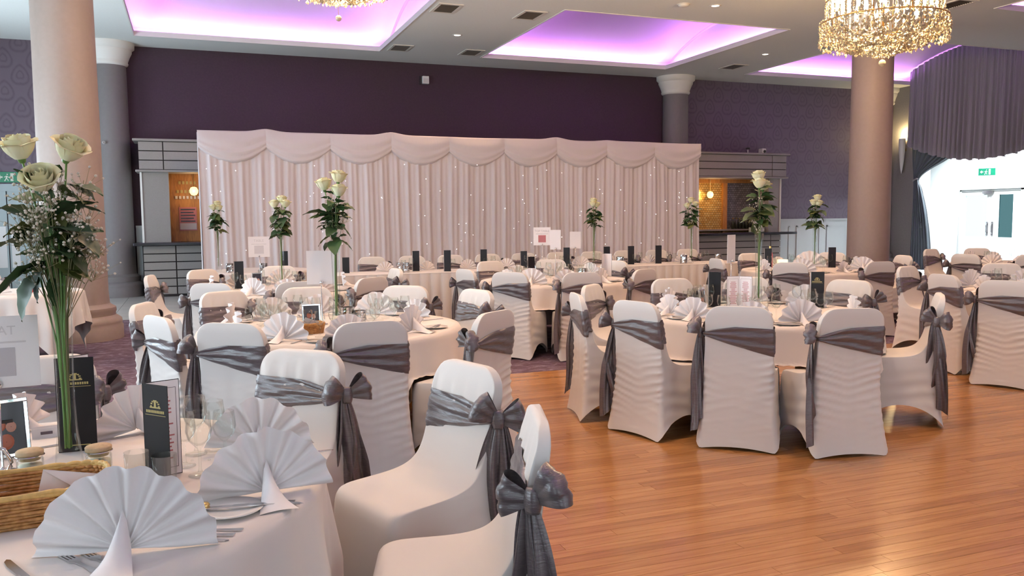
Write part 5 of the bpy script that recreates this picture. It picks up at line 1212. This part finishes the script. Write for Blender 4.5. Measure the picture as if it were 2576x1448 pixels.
# T2 centrepieces
far_bouquet(.93, 5.86, ZT, 'at centre-left before the backdrop', 2, 1.06)
photo_frame(.745, 5.78, face_cam(.745, 5.78, .15), 'silver photo frame of a couple on the centre-left table', .125, .175)
basket(.70, 5.62, face_cam(.7, 5.6, .3), 'small wicker basket before the couple photo frame', .10, .065, .06, 'wicker')
e2 = tag(empty('envelope', (.69, 5.615, ZT+.012), .2), 'cream envelope in the small wicker basket', 'envelope'); obj('sheet', gb(-.05, .05, -.001, .001, 0, .09).mesh('sheet', 'paper_white'), e2, rot=(.3, .35, 0)); obj('flap', G().add([(-.05, -.0015, .09), (.05, -.0015, .09), (0, -.0025, .05)], [(0, 1, 2)]).mesh('flap', 'napkin'), e2, rot=(.3, .35, 0))
table_sign(.855, 6.05, face_cam(.855, 6.05), 'white table sign card on a thin stand left of the centre-left roses', .20, .24, .41, None)
mirror_votive(1.02, 5.98, 'mirrored votive right of the centre-left rose vase', 1.15, seed=1); mirror_votive(1.10, 5.92, 'smaller mirrored votive beside the centre-left glasses', .95, seed=2)
# T3 / T9
far_bouquet(.90, 9.32, ZT, 'second from left before the backdrop', 3, 1.02); far_bouquet(.36, 13.0, ZT, 'leftmost before the backdrop', 4, 1.03)
GM = 'black menus'
def blackmenu(x, y, lb, h=.29, off=0.0, ang=25, z=ZT): return menu(x, y, face_cam(x, y, off), lb, GM, h, .105, ang, z=z)
blackmenu(.42, 9.65, 'black menu on the back-left table, left of its photo frame', .30); photo_frame(.66, 9.62, face_cam(.66, 9.6), 'small dark photo frame on the back-left table', .11, .17, 'photo_skin')
r, c_, b_ = menu(1.25, 9.76, face_cam(1.25, 9.7, -1.2), 'menu with pale printed page on the back-left table', GM, .29, .105, 60); 
blackmenu(1.22, 12.75, 'black menu furthest left near the backdrop, behind second roses'); blackmenu(1.95, 11.75, 'black menu half hidden behind the centre-left sign card', .22)
round_sign = table_sign(.92, 12.8, face_cam(.9, 12.8), 'large faint white sign card under the left backdrop', .30, .30, .36, 'TABLE', False, pal='print_pale', pic='print_pale')
mirror_votive(.50, 12.7, 'mirrored votive at the furthest back left table, left', 1.2, seed=3); mirror_votive(.95, 12.5, 'mirrored votive at the furthest back left table, right', 1.2, seed=4)
# T4
blackmenu(3.62, 8.95, 'black menu seen edge-on at left of the middle table', .30, .9); r, c_, b_ = menu(4.90, 9.50, face_cam(4.9, 9.4, -1.25), 'menu with pale page at right of the middle table', GM, .29, .105, 80)
photo_frame(3.95, 9.62, face_cam(3.95, 9.6), 'dark photo frame on the middle table', .10, .16, 'photo_skin'); table_sign(4.15, 9.35, face_cam(4.1, 9.3), 'white sign card standing tall on the middle table', .13, .24, .48, None)
mirror_votive(4.35, 9.0, 'mirrored votive on the middle table', 1.3, seed=5); far_bouquet(5.80, 11.6, ZT, 'in the middle of the top table', 5, 1.03)
# T5
far_bouquet(4.30, 5.62, ZT, 'rising from the dance-floor table', 6, 1.10)
r, c_, b_ = menu(4.10, 5.60, face_cam(4.1, 5.6, -PI/2), 'opened menu with pale pages left of the dance-floor roses', GM, .27, .11, 125); page_print(c_, .11, .27, -.0024, -1); page_print(b_, .11, .27, .0024, 1); 
r, c_, b_ = menu(4.72, 5.50, face_cam(4.75, 5.5, -.05), 'black menu with gold emblem right of the dance-floor roses', GM, .29, .11, 20); menu_front(b_, .11, .29, 0, -1)
blackmenu(3.98, 5.86, 'black menu just behind the opened pale menu', .29)
photo_frame(3.78, 5.62, face_cam(3.8, 5.6, 1.2), 'silver frame seen edge-on on the dance-floor table', .11, .17); jg = tag(empty('drink_jug', (3.62, 5.52, ZT)), 'glass jug of amber drink at left of the dance-floor table', 'jug')
obj('glass', G().lathe([(.001, 0), (.048, .001), (.05, .005), (.055, .15), (.0535, .15), (.0485, .008), (.001, .006)], 22).mesh('glass', 'clear_glass', smooth=True), jg); obj('drink', G().lathe([(.001, .009), (.047, .0095), (.0505, .10), (.001, .10)], 22).mesh('drink', 'amber_drink', smooth=True), jg)
table_sign(4.32, 6.02, face_cam(4.3, 6.0, 1.15), 'tall pale sign card seen edge-on behind the dance-floor table', .16, .24, .47, None)
# T6
far_bouquet(8.05, 9.30, ZT, 'on the back right table', 7, 1.03); far_bouquet(7.55, 11.6, ZT, 'at the right end of the top table', 8, 1.03)
blackmenu(7.55, 9.75, 'black menu left of the glowing lantern'); blackmenu(8.55, 9.6, 'black menu right of the glowing lantern, by the pillar', .29, .2); 
ln = tag(empty('table_lantern', (7.95, 9.85, ZT), .3), 'glowing square candle lantern on the back right table', 'lantern')
bevel(obj('glow_box', gb(-.055, .055, -.055, .055, .004, .12).mesh('glow_box', 'lantern_glow'), ln), .004); obj('glow_rim', gb(-.06, .06, -.06, .06, 0, .004).mesh('glow_rim', 'silver'), ln)
bo = tag(empty('wine_bottle', (7.85, 10.0, ZT)), 'pink-labelled bottle above the glowing lantern', 'bottle'); obj('body', bm_, bo, scale=1.05); obj('cap', bm2, bo, scale=1.05)
napkin(8.32, 9.72, face_cam(8.3, 9.7), 'tall peach standing fan beside the back right roses', 'tall fan', 0, 1.3)
napkin(8.62, 9.0, face_cam(8.6, 9.0), 'upright fan napkin at the front rim of the back right table', 'tall fan', 2, .95)
# top table
for i, (x, h, lb) in enumerate(((2.95, .29, 'first'), (3.34, .30, 'second'), (3.98, .29, 'third'), (4.62, .25, 'fourth'), (5.33, .29, 'fifth'), (6.02, .29, 'sixth'), (6.45, .29, 'seventh'), (6.95, .29, 'eighth'))):
    blackmenu(x, 11.45 if i == 1 else 11.72, f'black menu standing on the top table, {lb} from left', h, (.25 if i > 4 else 0))
table_sign(4.95, 11.65, face_cam(4.95, 11.65), 'white sign card with red picture in the middle of the top table', .26, .27, .47, 'TOP TABLE', False, pic='print_red', pal='print_grey')
table_sign(5.55, 11.75, face_cam(5.5, 11.7), 'bright white card on a stand beside the top table roses', .17, .26, .40, None)
for i, x in enumerate((2.72, 2.80, 6.2, 7.35, 8.0)): mirror_votive(x, 11.5, f'mirrored votive on the top table, {hn[i]} from left', 1.25, seed=20+i)
rng = random.Random(5)
for i in range(9):
    x = 2.8+.62*i; tag(obj('wine_glass', WG[i % 2], loc=(x, 11.62+rng.uniform(-.05, .05), ZT)), f'left wine glass of the {ORD[i]} pair on the long top table', 'wine glass', 'wine glasses on the top table'); tag(obj('wine_glass', WG[(i+1) % 2], loc=(x+.12, 11.65, ZT)), f'right wine glass of the {ORD[i]} pair on the long top table', 'wine glass', 'wine glasses on the top table')
    napkin(x-.22, 11.83, PI+rng.uniform(-.3, .3), f'white fan napkin on the long top table, {ORD[i]} from left', 'fan napkins on the top table', i % 3, .8)
# small table by the left pillar
napkin(-1.95, 10.0, face_cam(-1.95, 10.0), 'peaked white napkin on the small side table at far left', 'side table napkins', 1, 1.0)
bb = tag(empty('red_bauble', (-1.62, 10.05, ZT)), 'shiny red bauble on the small side table behind the leaves', 'bauble'); obj('ball', G().lathe([(.001, 0)]+[(.05*math.sin(PI*i/10), .05-.05*math.cos(PI*i/10)) for i in range(1, 10)]+[(.001, .1)], 16).mesh('ball', 'red_plastic', smooth=True), bb); obj('cap', G().lathe([(.012, .097), (.012, .112), (.001, .113)], 10).mesh('cap', 'gold_brass'), bb)
for i in range(3): tag(obj('wine_glass', WG[i % 2], loc=(-1.75+.1*i, 10.2+.05*i, ZT)), f'wine glass on the small side table at far left, {ORD[i]} from left', 'wine glass', 'side table glasses')
